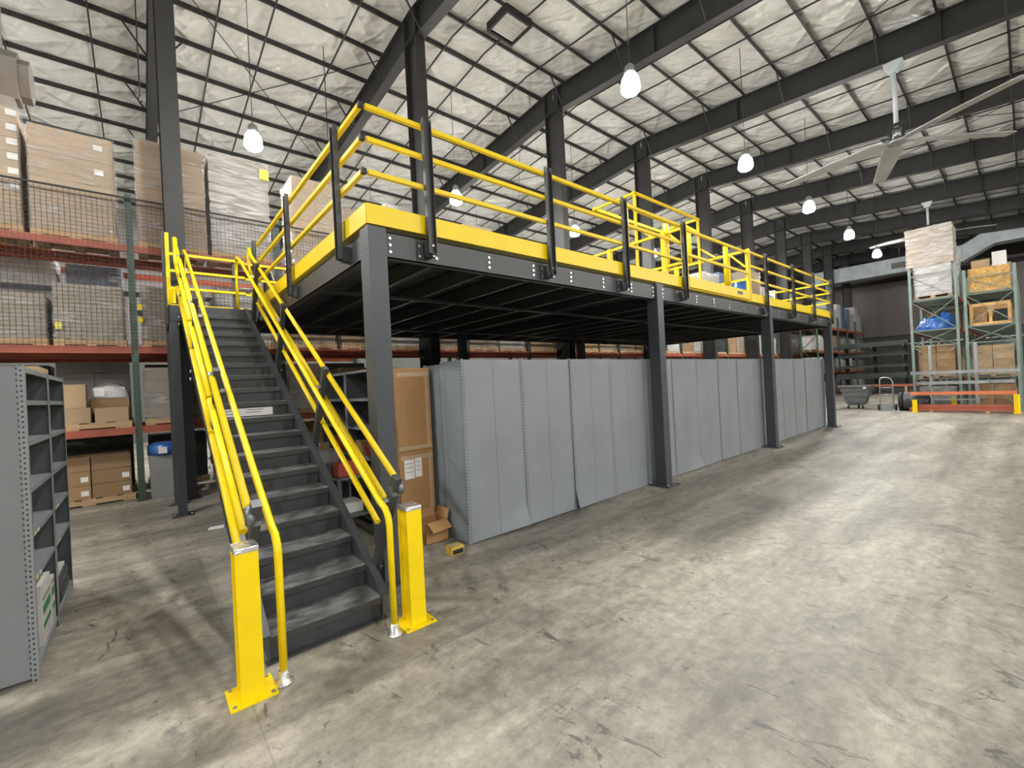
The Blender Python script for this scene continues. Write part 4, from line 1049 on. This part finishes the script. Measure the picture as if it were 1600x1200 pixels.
# dark cantilever racking and orange beams by the far wall
dr = thing('cantilever_rack', 'dark rack of long stock in front of the far wall', 'rack', (36, 6.4, 0))
for y in (4.9, 6.4, 7.9):
    B(36.6, 36.8, y, y + .14, 0, 3.2).build('rack_post', 'dark_goods', dr)
    for z in (1.0, 1.7, 2.4, 3.0): B(35.6, 36.6, y, y + .1, z - .1, z).build('rack_arm', 'dark_goods', dr)
    B(35.5, 36.8, y, y + .14, 0, .12).build('rack_foot', 'dark_goods', dr)
for li, z in enumerate((1.0, 1.7, 2.4, 3.0)):
    for c in range(3):
        x = 35.65 + c * .3
        solo(B(x, x + .24, 4.6 + R.uniform(0, .3), 8.2 + R.uniform(0, .3), z, z + R.uniform(.12, .34)), 'stock_bundle', 'dark_goods', 'dark bundle of long stock on the far rack, %s arm, %s from the front' % (ORD[li], ORD[c]), 'bundle', 'long stock bundles on the dark rack')
for c in range(3):
    solo(B(35.0 - c * .16, 35.13 - c * .16, 4.2, 8.1, .5, .63), 'spare_beam', 'rack_orange', 'long orange beam on trestles before the dark rack, %s from the wall' % ORD[c], 'beam', 'orange beams before the dark rack')
for y in (4.7, 7.6): solo(B(34.6, 35.2, y, y + .1, 0, .5), 'trestle', 'wood', 'timber trestle under the long orange beams, %s' % ('near the racks' if y < 6 else 'near the deck'), 'trestle')
solo(MB().tube([(32.6, 8.4, 0), (32.6, 8.4, .75), (32.6, 8.4, .85)], .1, 12, [.11, .11, .04]), 'gas_cylinder', 'yellow', 'small yellow cylinder standing by the far rack end', 'cylinder')

# ------------------------------------------------------------------ overhead services
fx, fy, fz = 16.3, 2.17, 8.1
def ceiling_fan(x, y, z, ztopp, label, az, rb=2.75, nb=4):
    t = thing('ceiling_fan', label, 'fan', (x, y, z))
    MB().tube([(x, y, ztopp), (x, y, z + .35)], .055, 10).build('down_rod', 'duct_metal', t)
    MB().prism([(y - .22, ztopp + .0), (y + .22, ztopp + .0), (y + .1, ztopp - .28), (y - .1, ztopp - .28)], 0, x - .12, x + .12).build('mount_bracket', 'duct_metal', t)
    mb = MB()
    for dx, dy in ((-.13, -.13), (.13, -.13), (.13, .13), (-.13, .13)): mb.bar((x + dx, y + dy, z - .02), (x + dx, y + dy, z + .38), .035, .035)
    mb.box(x - .16, x + .16, y - .16, y + .16, z + .36, z + .40); mb.box(x - .16, x + .16, y - .16, y + .16, z - .04, z - .01); mb.build('motor_cage', 'building_steel', t)
    MB().tube([(x, y, z + .02), (x, y, z + .3)], .09, 12).build('motor', 'galvanised', t)
    MB().tube([(x, y, z - .12), (x, y, z - .04)], .22, 16).build('hub', 'galvanised', t)
    for a in az:
        d = Vector((math.cos(a), math.sin(a), 0)); n = Vector((-d.y, d.x, 0)); c = Vector((x, y, z - .08))
        vs = []
        for r_, wd, tw, dr_ in ((.18, .10, .25, 0), (.5, .22, .22, 0), (1.6, .20, .16, -.05), (rb, .15, .10, -.14), (rb + .06, .04, .10, -.11)):
            for sgn in (-1, 1):
                for th in (-.012, .012): vs.append(c + d * r_ + n * sgn * wd + Vector((0, 0, sgn * wd * tw + th + dr_)))
        fs = []
        for i in range(4):
            o = i * 4; p = o + 4; fs += [(o, o + 2, p + 2, p), (o + 1, p + 1, p + 3, o + 3), (o, p, p + 1, o + 1), (o + 2, o + 3, p + 3, p + 2)]
        fs += [(0, 1, 3, 2), (16, 18, 19, 17)]
        MB().add(vs, fs).build('blade', 'fan_blade', t)
    return t
ceiling_fan(fx + .1, fy, fz, ztop(fy) - .80, 'large grey ceiling fan hanging from the rafter above the open aisle', (math.radians(88), math.radians(18), math.radians(-49), math.radians(-125)))
k6 = XC0 + BAY * 6
ceiling_fan(k6, 3.2, 8.7, ztop(3.2) - .80, 'distant grey ceiling fan hanging beyond the tall wrapped load', [math.radians(a) for a in (10, 100, 190, 280)], 2.4)
# ridge vent curb beside the second column
t = thing('roof_vent', 'dark louvred roof vent between the purlins beside the ridge', 'vent', (8.05, 8.85, ztop(8.85) - .02))
zc = ztop(8.85) - .12
for b in ((7.6, 7.66, 8.42, 9.28, zc, zc + .30), (8.44, 8.5, 8.42, 9.28, zc, zc + .30), (7.66, 8.44, 8.42, 8.48, zc, zc + .30), (7.66, 8.44, 9.22, 9.28, zc, zc + .30)): B(*b).build('vent_frame', 'black_cap', t)
for i in range(9):
    y = 8.52 + i * .08; MB().bar((7.66, y, zc + .06), (8.44, y, zc + .06), .055, .008, (0, .5, 1)).build('louvre', 'white_goods', t)
# ducting along the far end and at the left
t = thing('spiral_duct', 'long pale sheet metal duct crossing in front of the far wall', 'duct', (43.6, 5, 8.7))
yy = 11.9
for i, y2 in enumerate((9.6, 7.3, 5.0, 2.7)):
    B(43.2, 44.3, y2 + .01, yy, 8.65, 9.75).build('duct_section', 'duct_metal', t); B(43.17, 44.33, y2 - .02, y2 + .02, 8.62, 9.78).build('duct_flange', 'galvanised', t); yy = y2 - .01
mb = MB().prism([(2.69, 8.65), (2.69, 9.75), (1.2, 10.6), (1.2, 9.5)], 0, 43.2, 44.3); mb.build('duct_offset', 'duct_metal', t)
B(43.2, 44.3, -6, 1.19, 9.5, 10.6).build('duct_section', 'duct_metal', t)
B(43.18, 43.2, 5.4, 6.4, 8.95, 9.4).build('duct_grille', 'print_grey', t)
for y in (10.5, 6, 0, -4): MB().tube([(43.75, y, 9.7), (43.75, y, ztop(y) + .1)], .012, 5).build('hanger_rod', 'galvanised', t)
t = thing('heater_duct', 'brown grey blower duct hanging above the racks at the picture edge', 'duct', (-2.6, 12.4, 7.6))
oc = [(12.4 + .48 * math.cos(PI / 8 + i * PI / 4), 8.12 + .48 * math.sin(PI / 8 + i * PI / 4)) for i in range(8)]
MB().prism(oc, 0, -3.1, -1.55).build('duct_barrel', 'duct_tan', t)
MB().prism([(12.4 + (a - 12.4) * .8, 8.12 + (b - 8.12) * .8) for a, b in oc], 0, -1.55, -1.40).build('outlet_hood', 'duct_tan', t)
B(-2.35, -1.80, 12.15, 12.65, 8.55, 9.9).build('duct_riser', 'duct_tan', t)
MB().bar((-2.1, 12.4, 9.8), (-2.5, 12.4, ztop(12.4)), .5, .5, (0, 1, 0)).build('duct_riser', 'duct_tan', t)
B(-2.5, -1.62, 12.2, 12.6, 6.0, 7.68).build('duct_drop', 'duct_tan', t)
# conduit and cord drops
for i, (x, y, za) in enumerate(((.2, 11.2, 7.9), (4.3, 12.6, 8.2))):
    solo(MB().tube([(x, y, ztop(y) + .1), (x, y, za), (x - .03, y, za - .12), (x, y, za - .2), (x + .03, y, za - .1)], .012, 5), 'cord_drop', 'wire_black', 'thin black cord hanging from the roof, %s' % ('left of the building column', 'right of the building column')[i], 'cord')
# scraps on the floor
solo(MB().add([(.62, 7.35, .004), (.80, 7.30, .006), (.83, 7.46, .012), (.66, 7.50, .004), (.62, 7.35, .001), (.80, 7.30, .001), (.83, 7.46, .001), (.66, 7.50, .001)], [(0, 1, 2, 3), (7, 6, 5, 4), (0, 4, 5, 1), (1, 5, 6, 2), (2, 6, 7, 3), (3, 7, 4, 0)]), 'paper_scrap', 'white_paper', 'scrap of white paper on the floor under the stairs', 'paper')
for p in CUBE.values(): pass
SC.cycles.max_bounces = 8; SC.cycles.diffuse_bounces = 5; SC.cycles.glossy_bounces = 3; SC.cycles.transparent_max_bounces = 12
